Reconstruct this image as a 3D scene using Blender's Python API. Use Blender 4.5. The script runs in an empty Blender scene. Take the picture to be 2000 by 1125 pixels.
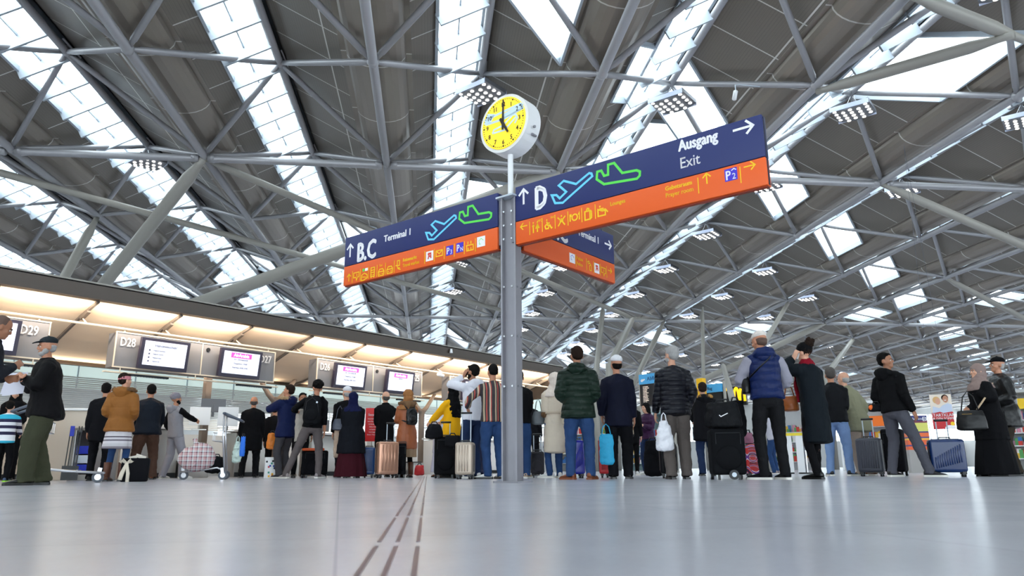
import bpy, bmesh, math, random
from mathutils import Vector, Matrix, Euler
random.seed(7)
SC = bpy.context.scene
COL = SC.collection
PI = math.pi
R = math.radians
V = Vector

# ------------------------------------------------------------------ camera model (photo taken from the floor, looking up)
FPX, PITCH, ROLL, CAMH = 1438.3, R(13.791), R(-0.3788), 0.15
_F = V((0, math.cos(PITCH), math.sin(PITCH))); _R = V((1, 0, 0)); _U = _R.cross(_F)
_R2 = _R*math.cos(ROLL) + _U*math.sin(ROLL); _U2 = _U*math.cos(ROLL) - _R*math.sin(ROLL)
def ray(x, y): return _F*FPX + _R2*(x-1000) + _U2*(562.5-y)
def at_z(x, y, z):
    d = ray(x, y); t = (z-CAMH)/d.z
    return V((0, 0, CAMH)) + d*t
def at_dist(x, y, dist):
    d = ray(x, y); t = dist/math.hypot(d.x, d.y)
    return V((0, 0, CAMH)) + d*t
def az(deg): return V((math.sin(R(deg)), math.cos(R(deg)), 0))
cam_d = bpy.data.cameras.new('camera'); cam = bpy.data.objects.new('camera', cam_d); COL.objects.link(cam)
cam_d.sensor_width = 36; cam_d.lens = FPX/2000*36; cam_d.clip_end = 500; cam_d.clip_start = 0.02
m = Matrix((( _R2.x, _U2.x, -_F.x), (_R2.y, _U2.y, -_F.y), (_R2.z, _U2.z, -_F.z)))
cam.matrix_world = Matrix.Translation((0, 0, CAMH)) @ m.to_4x4()
cam_d.dof.use_dof = True; cam_d.dof.focus_distance = 9.5; cam_d.dof.aperture_fstop = 5.0
SC.camera = cam

# ------------------------------------------------------------------ materials
_mats = {}
def srgb(c):
    def f(v):
        v = v/255.0
        return v/12.92 if v <= 0.04045 else ((v+0.055)/1.055)**2.4
    return (f(c[0]), f(c[1]), f(c[2]), 1)
def nt(name):
    mt = bpy.data.materials.new(name); mt.use_nodes = True
    n = mt.node_tree; b = n.nodes['Principled BSDF']
    return mt, n, b
def mat(name, rgb, rough=0.6, metal=0.0, spec=0.5, bump=0.0, bscale=60, var=0.0, vscale=3, coat=0):
    """plain procedural material: colour with a soft noise variation and a fine bump"""
    if name in _mats: return _mats[name]
    mt, n, b = nt(name); L = n.links
    col = srgb(rgb)
    b.inputs['Base Color'].default_value = col
    b.inputs['Roughness'].default_value = rough; b.inputs['Metallic'].default_value = metal
    b.inputs['Specular IOR Level'].default_value = spec
    if coat: b.inputs['Coat Weight'].default_value = coat
    tc = n.nodes.new('ShaderNodeTexCoord')
    if var:
        nz = n.nodes.new('ShaderNodeTexNoise'); nz.inputs['Scale'].default_value = vscale; nz.inputs['Detail'].default_value = 4
        rp = n.nodes.new('ShaderNodeMapRange'); rp.inputs[3].default_value = 1-var; rp.inputs[4].default_value = 1+var
        mx = n.nodes.new('ShaderNodeVectorMath'); mx.operation = 'SCALE'; mx.inputs[0].default_value = col[:3]
        L.new(tc.outputs['Object'], nz.inputs['Vector']); L.new(nz.outputs['Fac'], rp.inputs[0]); L.new(rp.outputs[0], mx.inputs['Scale']); L.new(mx.outputs[0], b.inputs['Base Color'])
    if bump:
        nz = n.nodes.new('ShaderNodeTexNoise'); nz.inputs['Scale'].default_value = bscale; nz.inputs['Detail'].default_value = 3
        bp = n.nodes.new('ShaderNodeBump'); bp.inputs['Strength'].default_value = bump; bp.inputs['Distance'].default_value = 0.01
        L.new(tc.outputs['Object'], nz.inputs['Vector']); L.new(nz.outputs['Fac'], bp.inputs['Height']); L.new(bp.outputs[0], b.inputs['Normal'])
    _mats[name] = mt; return mt
def emis(name, rgb, st, sample=True):
    if name in _mats: return _mats[name]
    mt, n, b = nt(name)
    b.inputs['Base Color'].default_value = srgb(rgb); b.inputs['Emission Color'].default_value = srgb(rgb)
    b.inputs['Emission Strength'].default_value = st
    if not sample: mt.cycles.emission_sampling = 'NONE'
    _mats[name] = mt; return mt
def bands(name, stops, axis=2, scale=1.0, off=0.0, rough=0.8, bump=0.3, interp='CONSTANT'):
    """fabric printed with repeating stripes along one object axis; stops = [(pos,rgb)..] over one period of 'scale' metres"""
    if name in _mats: return _mats[name]
    mt, n, b = nt(name); L = n.links
    tc = n.nodes.new('ShaderNodeTexCoord'); sp = n.nodes.new('ShaderNodeSeparateXYZ'); L.new(tc.outputs['Object'], sp.inputs[0])
    ma = n.nodes.new('ShaderNodeMath'); ma.operation = 'MULTIPLY_ADD'; ma.inputs[1].default_value = 1/scale; ma.inputs[2].default_value = off
    fr = n.nodes.new('ShaderNodeMath'); fr.operation = 'FRACT'
    cr = n.nodes.new('ShaderNodeValToRGB'); cr.color_ramp.interpolation = interp
    el = cr.color_ramp.elements
    el[0].position = stops[0][0]; el[0].color = srgb(stops[0][1]); el[1].position = stops[1][0]; el[1].color = srgb(stops[1][1])
    for p, c in stops[2:]:
        e = el.new(p); e.color = srgb(c)
    L.new(sp.outputs[axis], ma.inputs[0]); L.new(ma.outputs[0], fr.inputs[0]); L.new(fr.outputs[0], cr.inputs[0]); L.new(cr.outputs[0], b.inputs['Base Color'])
    b.inputs['Roughness'].default_value = rough
    _mats[name] = mt; return mt
def quilted(name, rgb, pitch=0.075, rough=0.45, strength=0.6, dist=0.02):
    """puffer-jacket cloth: horizontal quilting as bump"""
    if name in _mats: return _mats[name]
    mt, n, b = nt(name); L = n.links
    b.inputs['Base Color'].default_value = srgb(rgb); b.inputs['Roughness'].default_value = rough; b.inputs['Specular IOR Level'].default_value = .22
    tc = n.nodes.new('ShaderNodeTexCoord')
    wv = n.nodes.new('ShaderNodeTexWave'); wv.wave_type = 'BANDS'; wv.bands_direction = 'Z'; wv.inputs['Scale'].default_value = 0.314/pitch
    wv.inputs['Distortion'].default_value = 0.8; wv.inputs['Detail'].default_value = 2; wv.inputs['Detail Scale'].default_value = 3
    pw = n.nodes.new('ShaderNodeMath'); pw.operation = 'POWER'; pw.inputs[1].default_value = 0.45
    nz = n.nodes.new('ShaderNodeTexNoise'); nz.inputs['Scale'].default_value = 22; nz.inputs['Detail'].default_value = 3
    ad = n.nodes.new('ShaderNodeMath'); ad.operation = 'MULTIPLY_ADD'; ad.inputs[1].default_value = 0.5
    bp = n.nodes.new('ShaderNodeBump'); bp.inputs['Strength'].default_value = strength; bp.inputs['Distance'].default_value = dist
    L.new(tc.outputs['Object'], wv.inputs['Vector']); L.new(wv.outputs['Fac'], pw.inputs[0]); L.new(tc.outputs['Object'], nz.inputs['Vector'])
    L.new(nz.outputs['Fac'], ad.inputs[0]); L.new(pw.outputs[0], ad.inputs[2]); L.new(ad.outputs[0], bp.inputs['Height']); L.new(bp.outputs[0], b.inputs['Normal'])
    _mats[name] = mt; return mt

# ------------------------------------------------------------------ mesh builder
class MB:
    def __init__(s): s.v = []; s.f = []; s.mi = []; s.cur = 0
    def add(s, vs, fs):
        o = len(s.v); s.v += [tuple(v) for v in vs]; s.f += [tuple(i+o for i in f) for f in fs]; s.mi += [s.cur]*len(fs); return s
    def box(s, c, d, rot=None):
        x, y, z = d[0]/2, d[1]/2, d[2]/2
        vs = [V((sx*x, sy*y, sz*z)) for sz in (-1, 1) for sx, sy in ((-1, -1), (1, -1), (1, 1), (-1, 1))]
        if rot is not None: vs = [rot @ v for v in vs]
        vs = [v + V(c) for v in vs]
        return s.add(vs, [(3, 2, 1, 0), (4, 5, 6, 7), (0, 1, 5, 4), (1, 2, 6, 5), (2, 3, 7, 6), (3, 0, 4, 7)])
    def bar(s, p0, p1, w, h, up=V((0, 0, 1))):
        p0, p1 = V(p0), V(p1); d = (p1-p0); ln = d.length
        if ln < 1e-6: return s
        d.normalize(); a = d.cross(up)
        if a.length < 1e-4: a = d.cross(V((1, 0, 0)))
        a.normalize(); b = a.cross(d)
        vs = [p + a*(sx*w/2) + b*(sy*h/2) for p in (p0, p1) for sx, sy in ((-1, -1), (1, -1), (1, 1), (-1, 1))]
        return s.add(vs, [(3, 2, 1, 0), (4, 5, 6, 7), (0, 1, 5, 4), (1, 2, 6, 5), (2, 3, 7, 6), (3, 0, 4, 7)])
    def tube(s, pts, r, n=8, cap=True, ry=None):
        pts = [V(p) for p in pts]; k = len(pts)
        rs = r if isinstance(r, (list, tuple)) else [r]*k
        d0 = (pts[1]-pts[0]).normalized(); ref = V((0, 0, 1)) if abs(d0.z) < 0.9 else V((0, 1, 0))
        vs = []
        for i, p in enumerate(pts):
            d = (pts[min(i+1, k-1)]-pts[max(i-1, 0)])
            if d.length < 1e-9: d = d0
            d.normalize(); a = d.cross(ref)
            if a.length < 1e-3: a = d.cross(V((1, 0, 0)))
            a.normalize(); b = a.cross(d); ref = b
            q = rs[i] if ry is None else ry
            for j in range(n):
                t = 2*PI*j/n; vs.append(p + a*(math.cos(t)*rs[i]) + b*(math.sin(t)*q))
        fs = [(i*n+j, i*n+(j+1) % n, (i+1)*n+(j+1) % n, (i+1)*n+j) for i in range(k-1) for j in range(n)]
        if cap: fs += [tuple(range(n-1, -1, -1)), tuple(range((k-1)*n, k*n))]
        return s.add(vs, fs)
    def rings(s, rings, closed=False, cap=True):
        n = len(rings[0]); k = len(rings)
        vs = [v for r in rings for v in r]
        fs = [(i*n+j, i*n+(j+1) % n, (i+1)*n+(j+1) % n, (i+1)*n+j) for i in range(k-1) for j in range(n)]
        if cap: fs += [tuple(range(n-1, -1, -1)), tuple(range((k-1)*n, k*n))]
        return s.add(vs, fs)
    def ell(s, c, r, n=12, m=8, rot=None):
        vs = []
        for i in range(m+1):
            th = PI*i/m
            for j in range(n):
                ph = 2*PI*j/n
                v = V((r[0]*math.sin(th)*math.cos(ph), r[1]*math.sin(th)*math.sin(ph), r[2]*math.cos(th)))
                if rot is not None: v = rot @ v
                vs.append(v + V(c))
        fs = [(i*n+j, (i+1)*n+j, (i+1)*n+(j+1) % n, i*n+(j+1) % n) for i in range(m) for j in range(n)]
        return s.add(vs, fs)
    def loft(s, pts, n=12, ref=V((1, 0, 0)), capr=0.5):
        """pts = [(pos, rx, ry)]: elliptical tube, rx along ref; rounded ends"""
        P = [(V(p), a, b) for p, a, b in pts]; k = len(P)
        rr = []
        for i, (p, a, b) in enumerate(P):
            d = (P[min(i+1, k-1)][0]-P[max(i-1, 0)][0]).normalized()
            x = (ref - d*ref.dot(d))
            if x.length < 1e-3: x = V((0, 1, 0)) - d*d.y
            x.normalize(); y = d.cross(x)
            ring = lambda q, f: [q + x*(math.cos(2*PI*j/n)*a*f) + y*(math.sin(2*PI*j/n)*b*f) for j in range(n)]
            if i == 0 and capr: rr.append(ring(p-d*min(a, b)*capr, 0.35)); rr.append(ring(p-d*min(a, b)*capr*.6, 0.75))
            rr.append(ring(p, 1))
            if i == k-1 and capr: rr.append(ring(p+d*min(a, b)*capr*.6, 0.75)); rr.append(ring(p+d*min(a, b)*capr, 0.35))
        return s.rings(rr)
    def poly(s, pts, th, nrm):
        """extruded flat polygon"""
        n = len(pts); a = [V(p) for p in pts]; b = [p + V(nrm)*th for p in a]
        fs = [tuple(range(n-1, -1, -1)), tuple(range(n, 2*n))] + [(i, (i+1) % n, n+(i+1) % n, n+i) for i in range(n)]
        return s.add(a+b, fs)
    def build(s, name, mats, parent=None, smooth=False, loc=None, rotz=None, bevel=0, fix=False):
        me = bpy.data.meshes.new(name); me.from_pydata(s.v, [], s.f)
        if not isinstance(mats, (list, tuple)): mats = [mats]
        for m_ in mats: me.materials.append(m_)
        if len(mats) > 1: me.polygons.foreach_set('material_index', s.mi)
        if fix or bevel or smooth:
            bm = bmesh.new(); bm.from_mesh(me); bmesh.ops.remove_doubles(bm, verts=bm.verts, dist=1e-5)
            bmesh.ops.recalc_face_normals(bm, faces=bm.faces); bm.to_mesh(me); bm.free()
        if smooth: me.polygons.foreach_set('use_smooth', [True]*len(me.polygons))
        o = bpy.data.objects.new(name, me); COL.objects.link(o)
        if parent is not None: o.parent = parent
        if loc is not None: o.location = loc
        if rotz is not None: o.rotation_euler = (0, 0, rotz)
        if bevel:
            md = o.modifiers.new('bevel', 'BEVEL'); md.width = bevel; md.segments = 3; md.limit_method = 'ANGLE'; md.angle_limit = R(40)
            me.polygons.foreach_set('use_smooth', [True]*len(me.polygons))
        return o
def tag(o, label=None, cat=None, group=None, kind=None):
    if label: o['label'] = label
    if cat: o['category'] = cat
    if group: o['group'] = group
    if kind: o['kind'] = kind
    return o
def empty(name, loc=(0, 0, 0), rotz=0, label=None, cat=None, group=None, kind=None, parent=None):
    o = bpy.data.objects.new(name, None); COL.objects.link(o); o.location = loc; o.rotation_euler = (0, 0, rotz); o.empty_display_size = .1
    if parent: o.parent = parent
    return tag(o, label, cat, group, kind)
def copy_tree(o, parent=None):
    c = o.copy(); COL.objects.link(c)
    if parent is not None: c.parent = parent
    for ch in list(o.children): copy_tree(ch, c)
    return c
def rbox(name, dims, loc, r, mt, parent, seg=3, rot=None, taper=1.0):
    """rounded box, real bevelled geometry"""
    bm = bmesh.new(); bmesh.ops.create_cube(bm, size=1)
    for v in bm.verts:
        t = taper if v.co.z > 0 else 1.0
        v.co = V((v.co.x*dims[0]*t, v.co.y*dims[1]*t, v.co.z*dims[2]))
    bmesh.ops.bevel(bm, geom=list(bm.edges), offset=r, segments=seg, profile=0.6, affect='EDGES')
    me = bpy.data.meshes.new(name); bm.to_mesh(me); bm.free(); me.materials.append(mt)
    me.polygons.foreach_set('use_smooth', [True]*len(me.polygons))
    o = bpy.data.objects.new(name, me); COL.objects.link(o); o.parent = parent; o.location = loc
    if rot: o.rotation_euler = rot
    return o
def text(body, size, mtx, mt, parent, name='lettering', xs=1.0, bold=0.0, align='LEFT', ext=0.0015):
    c = bpy.data.curves.new(name, 'FONT'); c.body = body; c.size = size; c.extrude = ext; c.align_x = align; c.resolution_u = 2
    c.materials.append(mt)
    o = bpy.data.objects.new(name, c); COL.objects.link(o); o.parent = parent
    o.matrix_local = mtx @ Matrix.Diagonal((xs, 1, 1, 1)); o['bold'] = bold/max(xs, .1); return o
def frame(pos, right, up):
    r_, u_ = V(right).normalized(), V(up).normalized(); n_ = r_.cross(u_)
    return Matrix.Translation(pos) @ Matrix(((r_.x, u_.x, n_.x), (r_.y, u_.y, n_.y), (r_.z, u_.z, n_.z))).to_4x4()
def strokes(mb, lines, w, fr, th=0.002, close=False):
    """flat strokes in the frame's xy plane with mitred joints"""
    for ln in lines:
        cl = close or (len(ln) > 2 and ln[0] == ln[-1])
        pts = [V((p[0], p[1])) for p in (ln[:-1] if ln[0] == ln[-1] else ln)]
        n = len(pts); L_, R_ = [], []
        for i, p in enumerate(pts):
            a = pts[(i-1) % n] if (cl or i > 0) else None; b = pts[(i+1) % n] if (cl or i < n-1) else None
            d1 = (p-a).normalized() if a is not None else None; d2 = (b-p).normalized() if b is not None else None
            if d1 is None: t = d2; k = 1
            elif d2 is None: t = d1; k = 1
            else:
                t = d1+d2
                t = t.normalized() if t.length > 1e-4 else d1
                k = 1/max(0.45, t.dot(d1))
            nn = V((-t.y, t.x)); L_.append(p+nn*(w/2*k)); R_.append(p-nn*(w/2*k))
        vs = []
        for z in (0, th):
            vs += [fr @ V((q.x, q.y, z)) for q in L_] + [fr @ V((q.x, q.y, z)) for q in R_]
        fs = []; m_ = n if cl else n-1
        for i in range(m_):
            j = (i+1) % n
            fs += [(2*n+i, 3*n+i, 3*n+j, 2*n+j), (i, 2*n+i, 2*n+j, j), (n+i, n+j, 3*n+j, 3*n+i)]
        mb.add(vs, fs)
    return mb
# ================================================================== SETTING
TH = 0.1124                                   # hall axis, turned a little left of the camera
C0, BC_, A0, BA = -7.600, 5.996, 17.262, 6.451
UC0, UA0 = -7.608, 17.093
ZL, ZU = 10.32, 11.92
def Ln(i, j): return V((C0+BC_*i, A0+BA*j, ZL))
def Un(i, j): return V((UC0+BC_*(i-.5), UA0+BA*(j+.5), ZU))
JM, JX, IM, IX = -5, 17, -4, 17
AMIN, AMAX = -20.0, 128.0
CMIN, CMAX = C0+BC_*(IM-.5), C0+BC_*(IX+.5)

M_tube = mat('painted_grey_steel', (168, 167, 170), rough=.42, metal=.35, bump=.05, bscale=25, var=.08, vscale=.6)
M_tubeL = mat('warm_grey_painted_steel', (160, 156, 148), rough=.45, metal=.1, var=.05, vscale=.5)
M_dark = mat('dark_steel', (38, 40, 44), rough=.5, metal=.5)
M_bar = mat('pale_aluminium_profile', (196, 205, 214), rough=.45, metal=.2)
M_steel = mat('brushed_stainless', (175, 172, 168), rough=.32, metal=.85, bump=.03, bscale=40)
M_white = mat('white_lacquer', (236, 236, 236), rough=.35)
M_black = mat('black_plastic', (14, 14, 16), rough=.4)
M_rubber = mat('grey_rubber', (92, 96, 104), rough=.7)
M_chrome = mat('chrome_tube', (205, 207, 210), rough=.2, metal=.95)

def panel_material():
    mt, n, b = nt('perforated_roof_panel'); L = n.links
    tc = n.nodes.new('ShaderNodeTexCoord'); mp = n.nodes.new('ShaderNodeMapping'); mp.inputs['Location'].default_value = (0.9, 0.35, 0)
    bk = n.nodes.new('ShaderNodeTexBrick'); bk.offset = 0; bk.squash = 1
    bk.inputs['Scale'].default_value = 1; bk.inputs['Brick Width'].default_value = 2.05; bk.inputs['Row Height'].default_value = 1.6127
    bk.inputs['Mortar Size'].default_value = .022; bk.inputs['Mortar Smooth'].default_value = 0.1
    bk.inputs['Color1'].default_value = srgb((136, 127, 118)); bk.inputs['Color2'].default_value = srgb((129, 121, 112)); bk.inputs['Mortar'].default_value = srgb((226, 222, 216))
    vo = n.nodes.new('ShaderNodeTexVoronoi'); vo.inputs['Scale'].default_value = 26; vo.inputs['Randomness'].default_value = 0
    cr = n.nodes.new('ShaderNodeMapRange'); cr.inputs[1].default_value = .25; cr.inputs[2].default_value = .45; cr.inputs[3].default_value = .8; cr.inputs[4].default_value = 1
    nz = n.nodes.new('ShaderNodeTexNoise'); nz.inputs['Scale'].default_value = .5; nz.inputs['Detail'].default_value = 3
    nr = n.nodes.new('ShaderNodeMapRange'); nr.inputs[3].default_value = .88; nr.inputs[4].default_value = 1.12
    mu = n.nodes.new('ShaderNodeMath'); mu.operation = 'MULTIPLY'
    sc = n.nodes.new('ShaderNodeVectorMath'); sc.operation = 'SCALE'
    L.new(tc.outputs['Object'], mp.inputs[0]); L.new(mp.outputs[0], bk.inputs['Vector']); L.new(tc.outputs['Object'], vo.inputs['Vector']); L.new(tc.outputs['Object'], nz.inputs['Vector'])
    L.new(vo.outputs['Distance'], cr.inputs[0]); L.new(nz.outputs['Fac'], nr.inputs[0]); L.new(cr.outputs[0], mu.inputs[0]); L.new(nr.outputs[0], mu.inputs[1])
    L.new(bk.outputs['Color'], sc.inputs[0]); L.new(mu.outputs[0], sc.inputs['Scale']); L.new(sc.outputs[0], b.inputs['Base Color'])
    b.inputs['Roughness'].default_value = .42; b.inputs['Metallic'].default_value = .3
    return mt
def duct_material():
    mt, n, b = nt('duct_sheet'); L = n.links
    tc = n.nodes.new('ShaderNodeTexCoord'); sp = n.nodes.new('ShaderNodeSeparateXYZ'); L.new(tc.outputs['Object'], sp.inputs[0])
    ma = n.nodes.new('ShaderNodeMath'); ma.operation = 'MULTIPLY_ADD'; ma.inputs[1].default_value = 1/3.2255; ma.inputs[2].default_value = .4
    fr = n.nodes.new('ShaderNodeMath'); fr.operation = 'FRACT'; cr = n.nodes.new('ShaderNodeValToRGB')
    e = cr.color_ramp.elements; e[0].position = 0; e[0].color = srgb((220, 216, 210)); e[1].position = .012; e[1].color = srgb((150, 140, 130)); cr.color_ramp.interpolation = 'CONSTANT'
    L.new(sp.outputs[1], ma.inputs[0]); L.new(ma.outputs[0], fr.inputs[0]); L.new(fr.outputs[0], cr.inputs[0]); L.new(cr.outputs[0], b.inputs['Base Color'])
    b.inputs['Roughness'].default_value = .38; b.inputs['Metallic'].default_value = .45
    return mt
def glass_material(name, tint, gloss=.05, rough=.03):
    mt = bpy.data.materials.new(name); mt.use_nodes = True; n = mt.node_tree; n.nodes.clear(); L = n.links
    o = n.nodes.new('ShaderNodeOutputMaterial'); t = n.nodes.new('ShaderNodeBsdfTransparent'); g = n.nodes.new('ShaderNodeBsdfGlossy'); mx = n.nodes.new('ShaderNodeMixShader')
    t.inputs[0].default_value = (*tint, 1); g.inputs['Roughness'].default_value = rough; mx.inputs[0].default_value = gloss
    L.new(t.outputs[0], mx.inputs[1]); L.new(g.outputs[0], mx.inputs[2]); L.new(mx.outputs[0], o.inputs[0]); return mt
M_panel, M_duct = panel_material(), duct_material()
M_glass = glass_material('roof_glass', (.88, .94, .96))
M_wglass = glass_material('hall_end_glass', (.85, .9, .92))

def clip(poly, nx, ny, d):        # keep nx*x+ny*y <= d
    out = []
    for k in range(len(poly)):
        p, q = poly[k], poly[(k+1) % len(poly)]
        a, b_ = nx*p[0]+ny*p[1]-d, nx*q[0]+ny*q[1]-d
        if a <= 0: out.append(p)
        if (a < 0 < b_) or (b_ < 0 < a):
            t = a/(a-b_); out.append((p[0]+(q[0]-p[0])*t, p[1]+(q[1]-p[1])*t))
    return out if len(out) > 2 else []
sN = (.7103, -.7039); sB = (.7039, .7103)
BANDS = [(sN, -115.3, -113.1), (sN, -80.3, -78.1), (sN, -45.4, -43.2), (sN, -10.3, -8.1), (sN, 24.8, 27.0), (sN, 59.9, 62.1), (sB, -14.8, -12.3), (sB, 21.8, 24.35), (sB, 58.4, 60.9), (sB, 95.1, 97.6)]
def split(poly):
    solid, glass = [poly], []
    for (n_, a, b_) in BANDS:
        nxt = []
        for p in solid:
            for q in (clip(p, n_[0], n_[1], a), clip(p, -n_[0], -n_[1], -b_)):
                if q: nxt.append(q)
            g = clip(p, -n_[0], -n_[1], -a)
            g = clip(g, n_[0], n_[1], b_) if g else g
            if g: glass.append(g)
        solid = nxt
    return solid, glass
roof_rot = TH
ceil = MB(); nwin = 0
def prism(mb, poly, zf, th):
    n = len(poly); mb.add([(x, y, zf(x)) for x, y in poly]+[(x, y, zf(x)+th) for x, y in poly],
        [tuple(range(n)), tuple(range(2*n-1, n-1, -1))]+[(i, n+i, n+(i+1) % n, (i+1) % n) for i in range(n)])
ZS, ZR = ZL+.80, ZU+.30
for i in range(IM, IX+1):
    cx = C0+BC_*i
    up = lambda x, cx=cx: ZS+(abs(x-cx)-.95)/(2.998-.95)*(ZR-ZS)
    # rounded service duct hanging at the valley
    ceil.cur = 1; prof = [(-.95, ZS), (-.80, ZS)]+[(.80*math.sin(t), ZL+.30+(.62)*(1-math.cos(t))) for t in [k*PI/2/6*(1 if True else 1) for k in range(-6, 7)]]+[(.80, ZS), (.95, ZS)]
    prof = [(-.95, ZS-.02), (-.80, ZS-.02)]+[(.80*math.sin(k*PI/12), ZL+.32+.46*(1-math.cos(k*PI/12))) for k in range(-6, 7)]+[(.80, ZS-.02), (.95, ZS-.02)]
    nP = len(prof); ring = lambda y: [(cx+x, y, z) for x, z in prof]+[(cx+x, y, ZS+.1) for x, z in reversed(prof)]
    ceil.rings([ring(AMIN), ring(AMAX)])
    ceil.cur = 0
    gl = []; win = MB(); bars = MB()
    for lo, hi, side in ((.95, 1.62, 1), (-2.998, -.95, -1)):
        s_, g_ = split([(cx+lo, AMIN), (cx+hi, AMIN), (cx+hi, AMAX), (cx+lo, AMAX)])
        for p in s_: prism(ceil, p, up, .08)
        gl += g_
    for p in gl:
        prism(win, p, up, .02)
        for k in range(len(p)):
            a, b_ = p[k], p[(k+1) % len(p)]
            bars.bar((a[0], a[1], up(a[0])-.02), (b_[0], b_[1], up(b_[0])-.02), .07, .22)
        if abs(sum(q[0] for q in p)/len(p)-cx) and sum(q[0] for q in p)/len(p) < cx:   # one mullion across each patch
            ys = [q[1] for q in p]; my = (min(ys)+max(ys))/2; mx_ = sum(q[0] for q in p)/len(p)
    prism(win, [(cx+1.62, AMIN), (cx+2.86, AMIN), (cx+2.86, AMAX), (cx+1.62, AMAX)], up, .02)
    y = AMIN+.6
    while y < AMAX:
        a, b_ = V((cx+1.62, y, up(cx+1.62)-.17)), V((cx+2.86, y, up(cx+2.86)-.17))
        bars.bar(a, b_, .07, .42); y += BA/5
    for d in (1.62, 2.2, 2.86):
        bars.bar((cx+d, AMIN, up(cx+d)-.03), (cx+d, AMAX, up(cx+d)-.03), .04 if d == 2.2 else .09, .06 if d == 2.2 else .16)
    nwin += 1
    w = tag(win.build('window_%d' % nwin, M_glass, rotz=roof_rot), kind='structure'); bars.build('glazing_bar', M_bar, w)
    ceil.cur = 2
    ceil.box((cx+3.0, (AMIN+AMAX)/2, ZR-.02), (.24, AMAX-AMIN, .2)); ceil.cur = 0
tag(ceil.build('ceiling', [M_panel, M_duct, M_dark], rotz=roof_rot), kind='structure')

# space frame: one truss line per valley
ntrim = 0
for i in range(IM, IX+1):
    t = MB(); far = 10 if i < 8 else 8
    t.tube([(C0+BC_*i, AMIN, ZL), (C0+BC_*i, AMAX, ZL)], .125, n=12)
    t.tube([(UC0+BC_*(i-.5), AMIN, ZU), (UC0+BC_*(i-.5), AMAX, ZU)], .11, n=12)
    for j in range(JM, JX+1):
        l = Ln(i, j); nn = 10 if j < 4 else 6
        for (ui, uj) in ((i, j), (i+1, j), (i, j-1), (i+1, j-1)):
            u = Un(ui, uj)
            if not (AMIN < u.y < AMAX): continue
            q = u*.86+l*.14; q2 = l*.93+u*.07
            t.tube([l, q2, q2+(u-l)*.005, q, u], [.06, .075, .09, .09, .06] if j < 6 else [.09]*5, n=nn)
        t.ell(l, (.16, .16, .16), n=8, m=6)
        if AMIN < Un(i, j).y < AMAX:
            u = Un(i, j); t.ell(u, (.14, .14, .14), n=8, m=6); t.tube([u, u+V((0, 0, .3))], .07, n=6)
            if j < 4: t.tube([u+V((.12, -.5, .12)), u+V((.16, .5, .12))], .03, n=6)
    ntrim += 1
    tag(t.build('trim_%d' % ntrim, M_tube, rotz=roof_rot, smooth=True), kind='structure')
for j in (-3, 1, 5, 9, 13):
    t = MB()
    for i in range(IM, IX):
        a, b_ = Ln(i, j), Ln(i+1, j); d = (b_-a).normalized()
        t.tube([a+d*.15+V((0, 0, -.1)), a+d*.42+V((0, 0, -.1)), a+d*.55+V((0, 0, -.1)), b_-d*.55+V((0, 0, -.1)), b_-d*.42+V((0, 0, -.1)), b_-d*.15+V((0, 0, -.1))], [.13, .13, .12, .12, .13, .13], n=10)
        for e_, s_ in ((a, 1), (b_, -1)):
            t.tube([e_+d*(s_*.28)+V((0, -.17, -.1)), e_+d*(s_*.28)+V((0, .17, -.1))], .09, n=10)
    ntrim += 1
    tag(t.build('trim_%d' % ntrim, M_tube, rotz=roof_rot, smooth=True), kind='structure')

def hall(p): return Matrix.Rotation(TH, 3, 'Z') @ V(p)     # hall coordinates -> world
# inclined branches of the tree columns
def strut(p0, p1, r, label, m_=None, group=None, foot=False):
    p0, p1 = V(p0), V(p1); mb = MB(); d = (p1-p0); ln = d.length; d.normalize()
    q = [V((0, 0, 0)), d*.35, d*.9, d*(ln-.9), d*(ln-.35), d*ln]
    mb.tube(q, [r*.55, r*.6, r, r, r*.6, r*.55], n=14)
    if foot: e_ = d*ln; mb.tube([e_+V((0, 0, .15)), V((e_.x, e_.y, -p0.z))], r, n=14)
    o = mb.build('roof_strut', m_ or M_tubeL, smooth=True, loc=p0)
    return tag(o, label, 'strut', group)
fork1 = at_z(88, 700, 4.4); fork1b = at_z(45, 690, 4.2)
L01, L21, Lm12, L11, L41, L53, L45, L65, L54 = [hall(Ln(*q))+V((0, 0, -.1)) for q in ((0, 1), (2, 1), (-1, 2), (1, 1), (4, 1), (6, 3), (4, 5), (6, 5), (5, 4))]
strut(fork1, L01, .22, 'thick inclined strut rising behind the canopy left of the hanging blue sign')
strut(fork1, L21, .24, 'thickest inclined strut, running up behind the left blue and orange sign')
strut(fork1b, Lm12, .18, 'inclined strut nearest the left edge above the check-in canopy')
strut(at_z(-60, 321, 10.1), at_z(1002, 612, 9.6), .13, 'long thin diagonal tube crossing the whole left side of the roof')
strut(L01, at_z(985, 560, 9.9), .13, 'thin diagonal tube running from the big left roof joint down behind the sign')
strut(at_z(870, 467, 10.1), at_z(1236, 622, 9.4), .14, 'diagonal tube passing behind the pole under the short side sign')
strut(L41, at_z(2250, 588, 6), .16, 'diagonal strut falling to the right edge below the sign end')
strut(L53, at_z(2350, 800, 4), .16, 'diagonal strut at the right edge above the two men talking')
fork2 = at_z(1203, 820, 3.2)
strut(fork2, L65, .2, 'long pale strut rising right above the departure boards')
strut(fork2, L45, .18, 'pale strut rising steeply left of the grey-haired man')
strut(at_z(1236, 622, 9.4), at_z(1190, 716, 4.6), .17, 'short thick strut end above the white skullcap', foot=True)
strut(at_z(1178, 600, 10.1), at_z(1163, 740, 4.4), .15, 'nearly upright thin strut right of the green puffer jacket', foot=True)
strut(L45, at_z(1236, 622, 9.3), .12, 'short strut joining two roof nodes under the side sign')
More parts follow.
